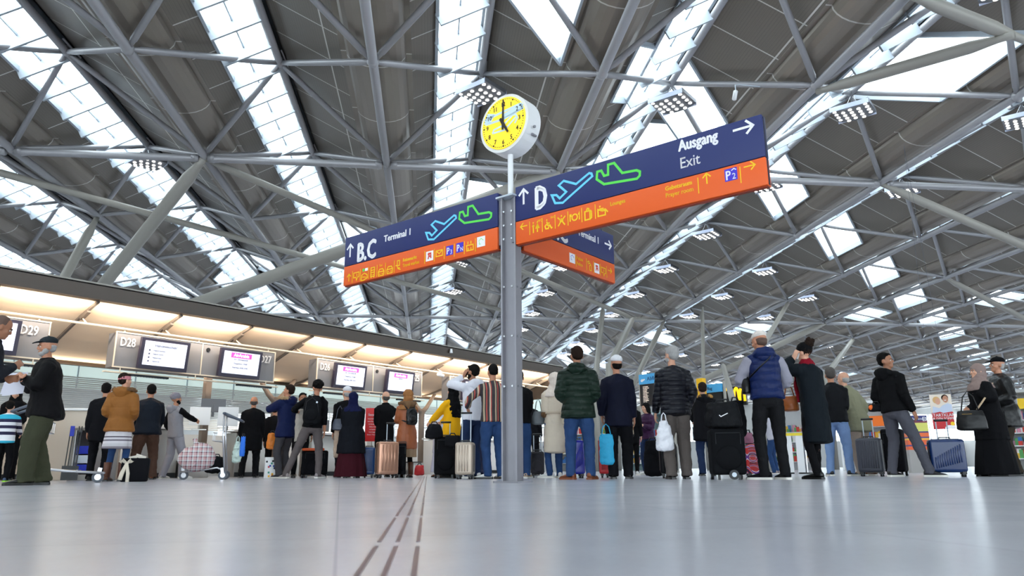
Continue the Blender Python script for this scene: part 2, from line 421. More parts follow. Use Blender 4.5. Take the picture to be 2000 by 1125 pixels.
strut(L54, at_z(1484, 684, 4.8), .12, 'strut dropping behind the man in the blue vest', foot=True)
strut(at_z(1667, 662, 10.2), at_z(1614, 732, 4.8), .15, 'strut dropping behind the man in the black jacket and pale jeans', foot=True)
strut(hall(Ln(3, 0))+V((0, 0, -.2)), at_z(1980, 68, 9.3), .15, 'diagonal tube in the upper right corner, lower of two meeting at a joint')
strut(at_z(1760, -17, 10.2), at_z(2010, 82, 9.3), .15, 'beige diagonal tube across the top right corner')
strut(at_z(1372, 600, 10.1), at_z(1374, 765, 4.4), .11, 'upright pale post above the departure boards', foot=True)
strut(at_z(1412, 712, 6), at_z(1464, 902, .28), .13, 'grey bent strut in front of the yellow restaurant letters')
tk = MB(); tk.tube([fork1*1, V((fork1.x, fork1.y, 0))], .24, n=16); tk.tube([fork1b, V((fork1.x, fork1.y, 3.2))], .2, n=12)
tag(tk.build('support_column', M_tubeL, smooth=True), 'thick steel column behind the check-in canopy at the left', 'column')
tk = MB(); tk.tube([fork2, V((fork2.x, fork2.y, 0))], .26, n=16)
tag(tk.build('support_column', M_tubeL, smooth=True), 'steel column behind the man in the navy jacket', 'column')

# floor
def floor_material():
    mt, n, b = nt('polished_floor_tiles'); L = n.links
    tc = n.nodes.new('ShaderNodeTexCoord'); mp = n.nodes.new('ShaderNodeMapping'); mp.inputs['Rotation'].default_value = (0, 0, -TH)
    bk = n.nodes.new('ShaderNodeTexBrick'); bk.offset = 0; bk.inputs['Scale'].default_value = 1; bk.inputs['Brick Width'].default_value = 1.2; bk.inputs['Row Height'].default_value = .9
    bk.inputs['Mortar Size'].default_value = .004; bk.inputs['Mortar Smooth'].default_value = .5
    bk.inputs['Color1'].default_value = srgb((192, 191, 199)); bk.inputs['Color2'].default_value = srgb((188, 187, 196)); bk.inputs['Mortar'].default_value = srgb((172, 171, 180))
    nz = n.nodes.new('ShaderNodeTexNoise'); nz.inputs['Scale'].default_value = 55; nz.inputs['Detail'].default_value = 6
    nr = n.nodes.new('ShaderNodeMapRange'); nr.inputs[3].default_value = .93; nr.inputs[4].default_value = 1.07
    sc = n.nodes.new('ShaderNodeVectorMath'); sc.operation = 'SCALE'
    n2 = n.nodes.new('ShaderNodeTexNoise'); n2.inputs['Scale'].default_value = 3; n2.inputs['Detail'].default_value = 5
    rr = n.nodes.new('ShaderNodeMapRange'); rr.inputs[3].default_value = .17; rr.inputs[4].default_value = .27
    L.new(tc.outputs['Object'], mp.inputs[0]); L.new(mp.outputs[0], bk.inputs['Vector']); L.new(tc.outputs['Object'], nz.inputs['Vector']); L.new(nz.outputs['Fac'], nr.inputs[0])
    L.new(bk.outputs['Color'], sc.inputs[0]); L.new(nr.outputs[0], sc.inputs['Scale']); L.new(sc.outputs[0], b.inputs['Base Color'])
    L.new(tc.outputs['Object'], n2.inputs['Vector']); L.new(n2.outputs['Fac'], rr.inputs[0]); L.new(rr.outputs[0], b.inputs['Roughness'])
    b.inputs['Specular IOR Level'].default_value = .5
    return mt
f = MB(); f.box(((CMIN+CMAX)/2, (AMIN+AMAX)/2, -.1), (CMAX-CMIN, AMAX-AMIN, .2))
tag(f.build('floor', floor_material(), rotz=TH), kind='structure')
# inlaid guide strips
M_strip = mat('reddish_inlay', (92, 70, 76), rough=.35)
strips = MB()
for px in (696, 749, 808):
    p = at_z(px, 1125, 0); cx = p.x*math.cos(TH)+p.y*math.sin(TH); y0 = -p.x*math.sin(TH)+p.y*math.cos(TH)
    y = y0-.4
    while y < 17:
        strips.box((cx, y+.42, .0006), (.0085, .80, .0012)); y += .90
tag(strips.build('trim_%d' % (ntrim+1), M_strip, rotz=TH), kind='structure'); ntrim += 1
# walls
M_wall = mat('pale_wall_paint', (196, 196, 194), rough=.7, var=.03)
def slab(name, x0, x1, y0, y1, z0, z1, m_, kind='structure'):
    b = MB(); b.box(((x0+x1)/2, (y0+y1)/2, (z0+z1)/2), (x1-x0, y1-y0, z1-z0)); return tag(b.build(name, m_, rotz=TH), kind=kind)
slab('wall_left', CMIN-.3, CMIN, AMIN, AMAX, 0, 12.3, M_wall)
def glazed(nm, along, c, o, z0, z1, lo, hi, step=3.0):
    """wall plane with solid base and head and a glazed band; along 0 = spans x at y=c, 1 = spans y at x=c"""
    global nwin
    bx = (lambda m, u, w, z, h, t: m.box((u, c+o*t/2, z), (w, t, h))) if along == 0 else (lambda m, u, w, z, h, t: m.box((c+o*t/2, u, z), (t, w, h)))
    mid, W = (lo+hi)/2, hi-lo
    b = MB()
    if z0 > 0: bx(b, mid, W, z0/2, z0, .3)
    bx(b, mid, W, (z1+12.3)/2, 12.3-z1, .3); tag(b.build('wall_'+nm, M_wall, rotz=TH), kind='structure')
    g = MB(); bx(g, mid, W, (z0+z1)/2, z1-z0, .03); nwin += 1
    w = tag(g.build('window_%d' % nwin, M_wglass, rotz=TH), kind='structure')
    b = MB(); u = lo
    while u < hi: bx(b, u, .12, (z0+z1)/2, z1-z0, .2); u += step
    z = z0+2.4
    while z < z1: bx(b, mid, W, z, .1, .15); z += 2.4
    b.build('mullion', M_bar, w)
glazed('front', 0, AMAX, 1, 4.6, 9.4, CMIN, CMAX)
glazed('right', 1, CMAX, 1, 4.6, 9.4, AMIN, AMAX)
glazed('back', 0, AMIN, -1, .0, 9.5, CMIN, CMAX)  # unseen wall behind the camera, its glass added as frontal fill light

# ------------------------------------------------------------------ floodlight panels under the roof
M_lamp = emis('floodlight_disc', (255, 250, 240), 5.0, sample=False)
M_lamph = mat('floodlight_housing', (120, 122, 128), rough=.45, metal=.4)
M_lampe = mat('floodlight_edge', (196, 203, 226), rough=.5)
lamp_rows = {-1: [4], 0: [2, 3, 4, 5], 1: [0, 3, 4, 5], 2: [3, 4], 3: [2, 3, 4, 5], 4: [2, 3, 4, 5, 6], 5: [3, 4, 5, 6], 6: [3, 4, 5, 6, 7], 7: [4, 5, 7, 8], 8: [4, 6, 7, 9], 9: [5, 7, 8], 10: [6, 8, 9], 11: [7, 9]}
LAMPL = {(4, -1): 'floodlight panel cut by the top right corner', (2, 0): 'floodlight panel directly above and left of the clock', (3, 0): 'floodlight panel above the middle of the big blue sign',
 (4, 0): 'floodlight panel right of the tip of the big sign, upper one', (5, 0): 'floodlight panel at the right edge of the view', (0, 1): 'floodlight panel far left among the glass roof strips',
 (3, 1): 'floodlight panel hidden above the big sign panel', (4, 1): 'floodlight panel right behind the lower corner of the big sign', (5, 1): 'floodlight panel between two struts right of the big sign, below the upper one',
 (1, 2): 'unlit floodlight panel left of the terminal sign', (3, 2): 'floodlight panel above the short side sign', (4, 2): 'floodlight panel below the big sign, near its middle', (2, 3): 'floodlight panel just under the left terminal sign beside the pole',
 (3, 3): 'floodlight panel under the short side sign', (4, 3): 'floodlight panel right of the short side sign', (5, 3): 'floodlight panel second right of the short side sign'}
DISC = [None]
ORD = ['first', 'second', 'third', 'fourth', 'fifth', 'sixth', 'seventh', 'eighth', 'ninth']
def lamp(i, j, proto=None):
    u = hall(Un(i, j)); p = V((u.x, u.y, ZU-.72)); on = (i, j) != (1, 2)
    r = empty('floodlight_panel', p, -R(38.3), LAMPL.get((i, j)) or 'small far floodlight panel, %s from the left in the %s distant row of lights' % (ORD[lamp_rows[j].index(i)], ORD[j-4]), 'ceiling light', 'floodlight panels under the roof')
    if proto is not None:
        for ch in proto.children:
            c = ch.copy(); COL.objects.link(c); c.parent = r
        return r
    W, D = 1.16, 1.0; h = MB(); N_ = 8
    sag = lambda x: .10*(x/(W/2))**2
    top, bot = [], []
    for k in range(N_+1):
        x = -W/2+W*k/N_; z = sag(x)
        for y_ in (-D/2, D/2): bot.append((x, y_, z-.05)); top.append((x, y_, z+.07))
    fs = []; n = len(bot)
    for k in range(N_):
        a = 2*k; fs += [(a, a+1, a+3, a+2), (n+a, n+a+2, n+a+3, n+a+1), (a, a+2, n+a+2, n+a), (a+1, n+a+1, n+a+3, a+3)]
    fs += [(0, n, n+1, 1), (n-2, n-1, 2*n-1, 2*n-2)]
    h.add(bot+top, fs); h.cur = 1
    h.box((0, -D/2-.012, .06), (W, .02, .15)); h.box((0, D/2+.012, .06), (W, .02, .15))
    h.build('housing', [M_lamph, M_lampe], r, fix=False)
    d = MB(); near = j <= 3
    for a in range(5):
        for b_ in range(4):
            x = -W/2+.12+a*(W-.24)/4; y_ = -D/2+.15+b_*(D-.3)/3+(0.06 if a % 2 else -.06); z = sag(x)-.056
            if near:
                if DISC[0] is None:
                    q = MB(); q.tube([(0, 0, 0), (0, 0, -.012)], 0.056, n=12); do = q.build('lamp_disc', M_lamp, r); DISC[0] = do
                else: do = DISC[0].copy(); COL.objects.link(do); do.parent = r
                do.location = (x, y_, z)
                if not on: do.data = do.data.copy(); do.data.materials[0] = M_dark
            else: d.tube([(x, y_, z), (x, y_, z-.012)], 0.056, n=10)
    if not near: tag(d.build('lamp_discs', M_lamp, r), kind='stuff')
    c = MB()
    for x, y_ in ((-.3, 0), (.3, 0)): c.tube([(x, y_, .1), (0, y_, .62)], .008, n=5)
    c.build('suspension_wire', M_chrome, r)
    return r
proto = None
for j, row in lamp_rows.items():
    for i in row:
        if (i, j) == (1, 2): lamp(i, j); continue
        if j <= 3: lamp(i, j); continue
        r = lamp(i, j, proto)
        if proto is None: proto = r
# security camera under the roof tube
sc_ = empty('security_camera', at_z(1437, 178, 9.9), R(20), 'small white camera hanging from a roof tube above the big sign', 'security camera')
b = MB(); b.loft([((0, 0, 0), .06, .06), ((.02, .12, -.18), .06, .06)], ref=V((1, 0, 0))); b.build('camera_housing', M_white, sc_, smooth=True)
b = MB(); b.tube([(0, 0, 0), (0, 0, .18), (.15, 0, .22), (.8, .0, .28)], .015, n=6); b.build('bracket', M_bar, sc_)

# ================================================================== CHECK-IN ROW (local x = toward the hall, y = along the row)
KX0 = V((-8.0535578, 14.76865467, 0)); KR = -R(38.3)
def K(g, s, z=0): return KX0 + az(128.3)*g + az(38.3)*s + V((0, 0, z))
M_fascia = mat('brown_grey_fascia', (84, 76, 70), rough=.35, metal=.5, var=.05, vscale=.4)
M_soffit = mat('warm_felt_soffit', (226, 206, 182), rough=.85, bump=.1, bscale=80, var=.03)
M_grey = mat('grey_sign_panel', (122, 122, 126), rough=.55, bump=.08, bscale=200)
M_rail = mat('cream_rail', (226, 212, 190), rough=.4)
S0, S1 = -5.7, 15.2
cn = empty('canopy', K(0, 0), KR, 'long warm lit canopy with dark fascia over the check-in counters', 'canopy')
b = MB(); b.rings([[(.30, s, 3.69), (.56, s, 3.66), (.52, s, 3.40), (.44, s, 3.38), (.44, s, 3.44), (.30, s, 3.6)] for s in (S0, S1)])
b.cur = 1; b.box((.43, (S0+S1)/2, 3.70), (.28, S1-S0, .03)); fa = b.build('fascia', [M_fascia, M_tubeL], cn)
prof = [(.44, 3.40), (.1, 3.315), (-.3, 3.20), (-.8, 3.03), (-1.3, 2.86), (-1.8, 2.71), (-2.2, 2.62), (-2.6, 2.58)]
b = MB(); b.rings([[(x, s, z) for x, z in prof]+[(x, s, z+.06) for x, z in reversed(prof)] for s in (S0, S1)], cap=True); b.build('soffit', M_soffit, cn)
b = MB(); b.rings([[(.30, s, 3.60), (-2.75, s, 3.5), (-2.75, s, 2.5), (-2.6, s, 2.5), (-2.6, s, 3.42), (.30, s, 3.52)] for s in (S0, S1)]); b.build('roof_deck', M_fascia, cn)
b = MB(); b.box((-1.1, S1+.03, 3.15), (3.3, .05, 1.1)); b.build('end_panel', M_fascia, cn)
ribs = [-.6+1.69*k for k in range(-3, 11)]
for s in ribs:
    b = MB()
    for (x0, z0), (x1, z1) in zip(prof[:-1], prof[1:]): b.bar((x0, s, z0-.03), (x1, s, z1-.03), .05, .05)
    b.build('rib', mat('rib_grey', (96, 88, 82), rough=.5), cn)
    b = MB(); b.bar((.06, s, 3.24), (-.25, s, 3.13), .07, .07); b.build('rib_bracket', mat('rib_grey', (96, 88, 82), rough=.5), cn)
b = MB(); b.tube([(.04, S0, 2.985), (.04, S1, 2.985)], .022, n=8)
b.tube([(-.12, S0, 3.0), (-.12, S1, 3.0)], .015, n=8)
for s in ribs: b.tube([(.04, s, 2.985), (-.3, s, 3.18)], .015, n=6)
b.build('rail', M_rail, cn, smooth=True)
for k, s in enumerate(ribs[:-1]):
    ld = bpy.data.lights.new('cove_or_fill_light', 'AREA'); ld.shape = 'RECTANGLE'; ld.size = 1.5; ld.size_y = .05; ld.color = (1, .84, .66)
    ld.energy = 26 if k != 5 else 5
    lo = bpy.data.objects.new('cove_or_fill_light', ld); COL.objects.link(lo); p = K(.40, s+.845, 3.26)
    lo.location = p; d = az(128.3)*-1 + V((0, 0, -.12)); lo.rotation_euler = d.to_track_quat('-Z', 'Y').to_euler()
    # turn so that the long side runs along the row
    zx = -d.normalized(); xx = az(38.3); yy = zx.cross(xx)
    lo.matrix_world = Matrix.Translation(p) @ Matrix(((xx.x, yy.x, zx.x), (xx.y, yy.y, zx.y), (xx.z, yy.z, zx.z))).to_4x4()
# fill lights added at the back to brighten the lower soffit, no fixture there
for k in range(6):
    ld = bpy.data.lights.new('cove_or_fill_light', 'AREA'); ld.shape = 'RECTANGLE'; ld.size = 3; ld.size_y = .05; ld.color = (1, .82, .6); ld.energy = 12
    lo = bpy.data.objects.new('cove_or_fill_light', ld); COL.objects.link(lo); p = K(-2.5, -4+k*4, 2.40)
    d = az(128.3)*.5+V((0, 0, 1)); zx = -d.normalized(); xx = az(38.3); yy = zx.cross(xx)
    lo.matrix_world = Matrix.Translation(p) @ Matrix(((xx.x, yy.x, zx.x), (xx.y, yy.y, zx.y), (xx.z, yy.z, zx.z))).to_4x4()

M_txt = mat('sign_white_letters', (240, 240, 242), rough=.5)
M_bez = mat('screen_bezel', (52, 46, 64), rough=.35)
M_scr = emis('lit_screen', (232, 234, 252), .55)
M_pink = emis('screen_pink', (236, 84, 184), 0.4)
M_scrt = mat('screen_grey_text', (96, 96, 116), rough=.5)
M_scrw = emis('screen_white_text', (250, 245, 250), .8)
def desk_sign(s0, pair, labels, contents, halves):
    r = empty('check_in_sign', K(0, s0, 2.2), KR, labels, 'sign', 'check-in desk signs under the canopy')
    Wd = 1.86*halves
    b = MB(); b.box((-.17, Wd/2, .36), (.34, Wd, .70)); b.build('sign_box', M_grey, r, bevel=0)
    b = MB()
    for z in (.005, .715): b.box((0, Wd/2, z), (.03, Wd+.03, .025))
    for s in [0, Wd]+([Wd/2] if halves == 2 else []): b.box((0.002, s, .36), (.03, .02, .72))
    b.build('edge_trim', M_rail, r)
    b = MB()
    for s in (.15, Wd/2-.1, Wd-.2):
        b.tube([(0, s, .72), (0.02, s, .80)], .02, n=8); b.tube([(0, s, 0), (.0, s, -.09)], .012, n=6)
    b.box((-.05, Wd/2, -.10), (.10, Wd+.3, .025)); b.build('hanger', M_rail, r)
    for s in (.5, Wd-.7):
        b = MB(); b.box((0, s+.2, -.135), (.09, .9, .04)); ls = b.build('light_strip', M_dark, r)
        b = MB()
        for q_ in range(14): b.box((.0, s-.2+.06*q_, -.157), (.06, .03, .006))
        b.build('louvre', M_bar, ls)
    for k in range(halves):
        num, kind, sc0, tx = contents[k]
        fr = frame((.018, tx, .44), (0, 1, 0), (0, 0, 1))
        text(num, .25, fr, M_txt, r, name='desk_number', xs=.72, bold=.004)
        t = empty('screen', (.03, sc0, .03), 0); t.parent = r; t.rotation_euler = (0, R(7), 0)
        bz = MB(); bz.box((.05, .52, .31), (.09, 1.04, .64)); bz.build('screen_bezel', M_bez, t)
        # the tilted screen as part, with its picture as sub-part meshes
        sc = MB(); sc.box((.1, .52, .32), (.006, .90, .50)); sc.build('screen_face', M_scr, t)
        def tx2(body, sz, y, z, m_, xs=1, al='CENTER', bold=0): text(body, sz, frame((.105, y, z), (0, 1, 0), (0, 0, 1)), m_, t, name='screen_text', xs=xs, align=al, bold=max(bold, .0006))
        if kind == 'wash':
            tx2('H\u00e4ndewaschen!', .075, .52, .46, M_scrt, 1, bold=.001)
            for q in range(4):
                tx2('Hygiene beachten'[:16-2*q], .035, .26, .37-.075*q, M_scrt, 1, 'LEFT')
                ic = MB(); ic.tube([(.103, .18, .38-.075*q), (.107, .18, .38-.075*q)], .018, n=10); ic.build('icon', M_scrt, t)
        elif kind == 'air':
            p_ = MB(); p_.box((.104, .50, .49), (.004, .52, .115)); p_.build('logo_field', M_pink, t)
            tx2('AirArabia', .105, .50, .458, M_scrw, .95, bold=.003)
            tx2('3O  224 NADOR', .05, .50, .38, M_scrt); tx2('Departure 19:00', .05, .50, .29, M_scrt); tx2('Boarding 18:00-18:45', .045, .50, .20, M_scrt)
        elif kind == 'air2':
            p_ = MB(); p_.box((.104, .50, .49), (.004, .50, .115)); p_.build('logo_field', M_pink, t)
            tx2('AirArabia', .105, .50, .458, M_scrw, .95, bold=.003); tx2('NADOR', .04, .5, .39, M_scrt)
        for ch in t.children: pass
        if k == 1:
            c = MB(); c.tube([(.0, sc0-.22, .58), (.02, sc0-.22, .58)], .045, n=16); c.build('speaker_grille', M_dark, r)
    return r
desk_sign(-4.95, 1, 'hanging grey desk sign numbered D29 behind the capped man', [('D30', 'wash', .42, .1), ('D29', 'wash', 2.15, 3.22)], 2)
desk_sign(0, 1, 'hanging grey desk sign numbered D28 and D27 with two lit screens', [('D28', 'wash', .44, .08), ('D27', 'air', 2.22, 3.30)], 2)
desk_sign(4.97, 1, 'hanging grey desk sign numbered D26 and D25 with two pink and white screens', [('D26', 'air', .44, .08), ('D25', 'air2', 2.22, 3.30)], 2)
desk_sign(9.9, 1, 'hanging grey desk sign numbered D24 behind the black headscarf', [('D24', 'wash', .44, .08), ('D23', 'air', 2.22, 3.30)], 2)

# pale glass wall with silver blinds behind the counters
M_mint = glass_material('frosted_mint_glass', (.20, .235, .23))
tr_ = bpy.data.materials['frosted_mint_glass']
g = MB(); g.box((0, 0, 0), (.04, 30, 1.6)); nwin += 1
w = tag(g.build('window_%d' % nwin, emis('backlit_frosted_panel', (214, 232, 226), .42), loc=K(-6.2, 9, 3.15), rotz=KR), kind='structure')
b = MB()
for k in range(20): b.box((.03, -15+k*1.55, 0), (.05, .03, 1.6))
for k in range(20): b.tube([(.05, -15+k*1.55, -.62), (.12, -15+k*1.55, -.68)], .03, n=6)
b.build('mullion', M_bar, w)
bl = MB()
for k in range(26): bl.box((.0+.02*(k % 2), 0, k*.05), (.05, 30, .032))
tag(bl.build('window_blind', mat('silver_slats', (222, 220, 214), rough=.4, metal=.3), loc=K(-5.9, 9, 1.35), rotz=KR), 'silver horizontal slat blind behind the check-in counters', 'blind')
slab2 = MB(); slab2.box((0, 0, .6), (.2, 30, 1.2)); tag(slab2.build('wall_left_inner', M_wall, loc=K(-6.0, 9, 0), rotz=KR), kind='structure')
slab2 = MB(); slab2.box((0, 0, 0), (.2, 30, .8)); tag(slab2.build('wall_left_upper', M_wall, loc=K(-6.2, 9, 4.3), rotz=KR), kind='structure')

M_beige = mat('beige_laminate', (205, 190, 172), rough=.4)
M_blue = mat('blue_bin', (24, 44, 165), rough=.5)
def counter(s, label, front, w=1.7, white=False):
    r = empty('check_in_counter', K(-.9, s), KR, label, 'counter', 'check-in counters in a row')
    b = MB(); b.box((-.25, w*.30, .52), (.5, w*.58, 1.04)); b.build('cabinet', front, r, bevel=.012)
    b = MB(); b.box((-.22, w*.30, 1.08), (.66, w*.62, .05)); b.build('worktop', M_white, r, bevel=.01)
    b = MB(); b.box((-.35, w*.80, .17), (1.1, w*.36, .34)); b.build('baggage_belt_housing', M_steel, r, bevel=.01)
    b = MB(); b.box((-.35, w*.80, .36), (1.0, w*.30, .03)); b.build('baggage_belt', M_black, r)
    b = MB(); b.box((.01, w*.30, .06), (.01, w*.56, .10)); b.build('kick_plate', M_dark, r)
    b = MB(); b.box((-.3, w*.32, 1.32), (.05, .42, .30)); b.box((-.3, w*.32, 1.14), (.04, .05, .10)); b.build('monitor', M_grey, r)
    return r
counter(-3.9, 'beige check-in counter far left behind the capped man', M_beige)
counter(-1.6, 'beige check-in counter behind the open steel bag slot', M_beige)
counter(1.0, 'check-in counter behind the man in the grey beanie', M_steel)
counter(3.4, 'steel check-in counter behind the tall luggage cart', M_steel)
counter(5.6, 'check-in counter behind the man in the navy parka', M_steel)
counter(7.9, 'check-in counter behind the red notice stand', M_white)
counter(10.2, 'white check-in counter behind the red bag on the floor', M_white)
counter(12.6, 'white check-in counter behind the woman in yellow', M_white)
# steel cabinet with an open bay holding blue crates
p = at_dist(178, 932, 15.3); p.z = 0
ck = empty('crate_cabinet', p, -R(20), 'open steel cabinet with blue crates at floor level left of the brown coat', 'cabinet')
b = MB()
b.box((-.24, 0, .45), (.10, .5, .9)); b.box((.24, 0, .45), (.10, .5, .9)); b.box((0, 0, .88), (.5, .5, .05)); b.box((0, 0, .05), (.5, .5, .10)); b.box((0, .23, .45), (.5, .03, .9)); b.build('cabinet_shell', M_steel, ck, bevel=.008)
for z, m_ in ((.20, M_blue), (.52, M_blue), (.36, M_bar)):
    b = MB(); b.box((0, 0, z), (.36, .34, .14)); b.build('crate', m_, ck, bevel=.01)
p = at_dist(134, 930, 16.2); p.z = 0
b = MB(); b.box((0, 0, .62), (1.5, .6, 1.24)); b.cur = 1; b.box((0, 0, 1.26), (1.6, .7, .05))
tag(b.build('service_desk', [M_beige, M_white], loc=p, rotz=-R(-8), bevel=.02), 'tall cream service desk behind the capped man', 'desk')
# small boards standing on the counters
for (x, y0, y1, lb) in ((389, 795, 830, 'white notice board left of the tall luggage cart handle'), (444, 795, 832, 'white notice board right above the tall luggage cart')):
    a, b_ = at_dist(x, y1, 17.6), at_dist(x, y0, 17.6); h = b_.z-a.z
    q = MB(); q.box((0, 0, h/2), (.42, .02, h)); q.cur = 1; q.box((0, 0, -.1), (.3, .12, .02)); q.tube([(0, 0, -.1), (0, 0, 0)], .02)
    tag(q.build('notice_board', [M_white, M_steel], loc=(a.x, a.y, a.z), rotz=R(22)), lb, 'notice board', 'white notice boards on the counters')
q = MB(); a, b_ = at_dist(417, 805, 18.2), at_dist(417, 779, 18.2); q.box((0, 0, 0), (.52, .05, b_.z-a.z)); q.tube([(0, 0, -.25), (0, 0, 0)], .03)
tag(q.build('computer_monitor', M_grey, loc=(a+b_)/2, rotz=R(25)), 'grey back of a monitor above the counters', 'monitor')
# pillars under the canopy
for s, g_, lb, w_ in ((3.35, -2.3, 'square brown pillar under the D27 sign', .16), (-4.0, -2.3, 'square pillar at the far left under the canopy', .16)):
    b = MB(); b.box((0, 0, 1.35), (w_, w_, 2.7)); tag(b.build('pillar', mat('taupe_pillar', (142, 128, 118), rough=.5), loc=K(g_, s), rotz=KR, bevel=.01), lb, 'pillar', 'canopy pillars')
for s, lb in ((5.3, 'branching canopy column behind the curly-haired man'), (10.9, 'branching canopy column between the tan coat and the yellow sweater')):
    r = empty('branching_column', K(-2.2, s), KR, lb, 'column', 'branching canopy columns')
    b = MB(); b.loft([((0, 0, 0), .10, .10), ((0, 0, 1.9), .10, .10), ((0, 0, 2.05), .12, .10)], ref=V((0, 1, 0))); b.build('shaft', mat('taupe_pillar', (142, 128, 118)), r, smooth=True)
    for sg in (-1, 1):
        b = MB(); b.loft([((0, 0, 1.95), .08, .08), ((0, sg*.22, 2.15), .07, .07), ((0, sg*.6, 2.62), .055, .055)], ref=V((1, 0, 0))); b.build('branch', mat('taupe_pillar', (142, 128, 118)), r, smooth=True)
# small spotlight cones on the fascia
b = MB(); b.tube([(0, 0, 0), (0, 0, .12)], [.05, .03], n=12); tag(b.build('spotlight', M_white, loc=K(.60, 9.3, 3.50)), 'small white cone spotlight on the canopy fascia', 'spotlight')
b = MB(); b.loft([((0, 0, 0), .05, .05), ((.02, -.25, .02), .05, .05)]); b.tube([(0, -.1, 0), (0, -.1, .12)], .02); tag(b.build('security_camera', M_white, loc=K(.1, 9.5, 2.88), rotz=KR, smooth=True), 'white camera on the canopy rail above the D24 sign', 'security camera')

# ================================================================== WAYFINDING POST (local x = sign line, local y = away)
PO = empty('sign_post', (-.0085, 8.3676, 0), -R(38.3), 'grey steel H-section post carrying the wayfinding signs', 'post')
M_post = mat('post_steel', (146, 144, 150), rough=.4, metal=.35, bump=.05, bscale=12, var=.1, vscale=5)
Mrot = Matrix.Rotation(R(38.3), 4, 'Z')     # H flanges square to the camera
b = MB(); b.box((-.085, 0, 1.65), (.018, .17, 3.3)); b.box((.085, 0, 1.65), (.018, .17, 3.3)); b.box((0, 0, 1.65), (.16, .012, 3.3))
o = b.build('beam', M_post, PO); o.rotation_euler = (0, 0, R(14))
b = MB()
for z in (3.12, 2.95, 2.78, 2.2, 1.62, 1.05):
    for sx in (-.05, .05): b.tube([(sx, -.085, z), (sx, -.1, z)], .012, n=8); b.tube([(.094, sx, z), (.106, sx, z)], .012, n=8)
o = b.build('bolt', M_chrome, PO); o.rotation_euler = (0, 0, R(14))
b = MB(); b.box((0, 0, .01), (.34, .26, .02)); b.build('base_plate', M_post, PO)
b = MB(); b.box((0, 0, 3.31), (.26, .26, .022)); b.build('cap_plate', M_bar, PO)
# clock
CK = empty('clock', (-.0085, 8.3676, 3.32), -R(38.3), 'round yellow station clock on a white tube above the signs', 'clock')
b = MB(); b.tube([(0, 0, 0), (0, 0, .60)], .034, n=20); b.box((0, 0, .01), (.14, .14, .015)); b.build('clock_stem', M_white, CK, smooth=False)
zc = .935
b = MB(); b.tube([(0, -.12, zc), (0, -.14, zc), (0, .12, zc), (0, .14, zc)][0:1]+[(0, -.125, zc), (0, .125, zc), (0, .14, zc)], [.35, .375, .375, .35], n=64); b.build('clock_case', M_white, CK, smooth=False)
M_yel = emis('clock_yellow', (255, 221, 45), .25); M_ink = mat('clock_ink', (25, 20, 20), rough=.5)
b = MB(); b.tube([(0, -.138, zc), (0, -.122, zc)], .335, n=64); b.build('clock_face', M_yel, CK)
b = MB()
for k in range(60):
    a = 2*PI*k/60; r_ = .012 if k % 5 == 0 else .0055
    if k % 5 == 0:
        b.box((.305*math.sin(a), -.139, zc+.305*math.cos(a)), (.02, .004, .02), Matrix.Rotation(a, 3, 'Y'))
    else: b.tube([(.31*math.sin(a), -.137, zc+.31*math.cos(a)), (.31*math.sin(a), -.141, zc+.31*math.cos(a))], r_, n=8)
b.build('minute_marks', M_ink, CK)
for k in range(1, 13):
    a = 2*PI*k/12; text(str(k), .082, frame((.25*math.sin(a), -.139, zc+.25*math.cos(a)-.03), (1, 0, 0), (0, 0, 1)), M_ink, CK, name='numeral', align='CENTER', xs=.85, bold=.0015)
fr = frame((0, -.1385, zc), (1, 0, 0), (0, 0, 1))
b = MB(); strokes(b, [[(-.17, -.09), (.02, -.10), (.2, .02), (.22, .0), (.18, -.06)], [(-.17, -.09), (-.15, -.05), (0, -.03), (.15, .06), (.20, .05), (.22, .0)]], .022, fr, .001)
strokes(b, [[(-.30, .12), (-.1, .14), (.27, .17), (.30, .10), (0, .05), (-.28, .06)]], .03, fr, .001)
b.poly([fr @ V(q) for q in ((-.31, .07, 0), (-.25, .20, 0), (-.13, .16, 0), (-.20, .06, 0))], .001, fr.to_3x3() @ V((0, 0, 1)))
b.poly([fr @ V(q) for q in ((-.02, .05, 0), (.0, .12, 0), (.31, .17, 0), (.31, .09, 0))], .001, fr.to_3x3() @ V((0, 0, 1)))
b.build('aircraft_graphic', mat('clock_pale_blue', (214, 238, 246), rough=.4), CK)
def hand(ang, l0, l1, w0, w1, y, nm):
    b = MB(); d = V((math.sin(ang), 0, math.cos(ang))); n_ = V((d.z, 0, -d.x)); c = V((0, y, zc))
    b.poly([c-d*l0-n_*w0, c-d*l0+n_*w0, c+n_*w0*1.3, c+d*l1+n_*w1, c+d*l1-n_*w1, c-n_*w0*1.3][::1], .006, V((0, -1, 0))); b.build(nm, M_ink, CK, fix=True)
hand(R(2), .09, .29, .012, .009, -.146, 'minute_hand'); hand(R(150), .07, .17, .016, .012, -.153, 'hour_hand')
b = MB(); b.tube([(.378, -.02, zc-.12), (.395, -.02, zc-.125)], .018, n=14); b.box((.34, .03, zc-.2), (.02, .09, .02)); b.build('lock_knob', M_post, CK)

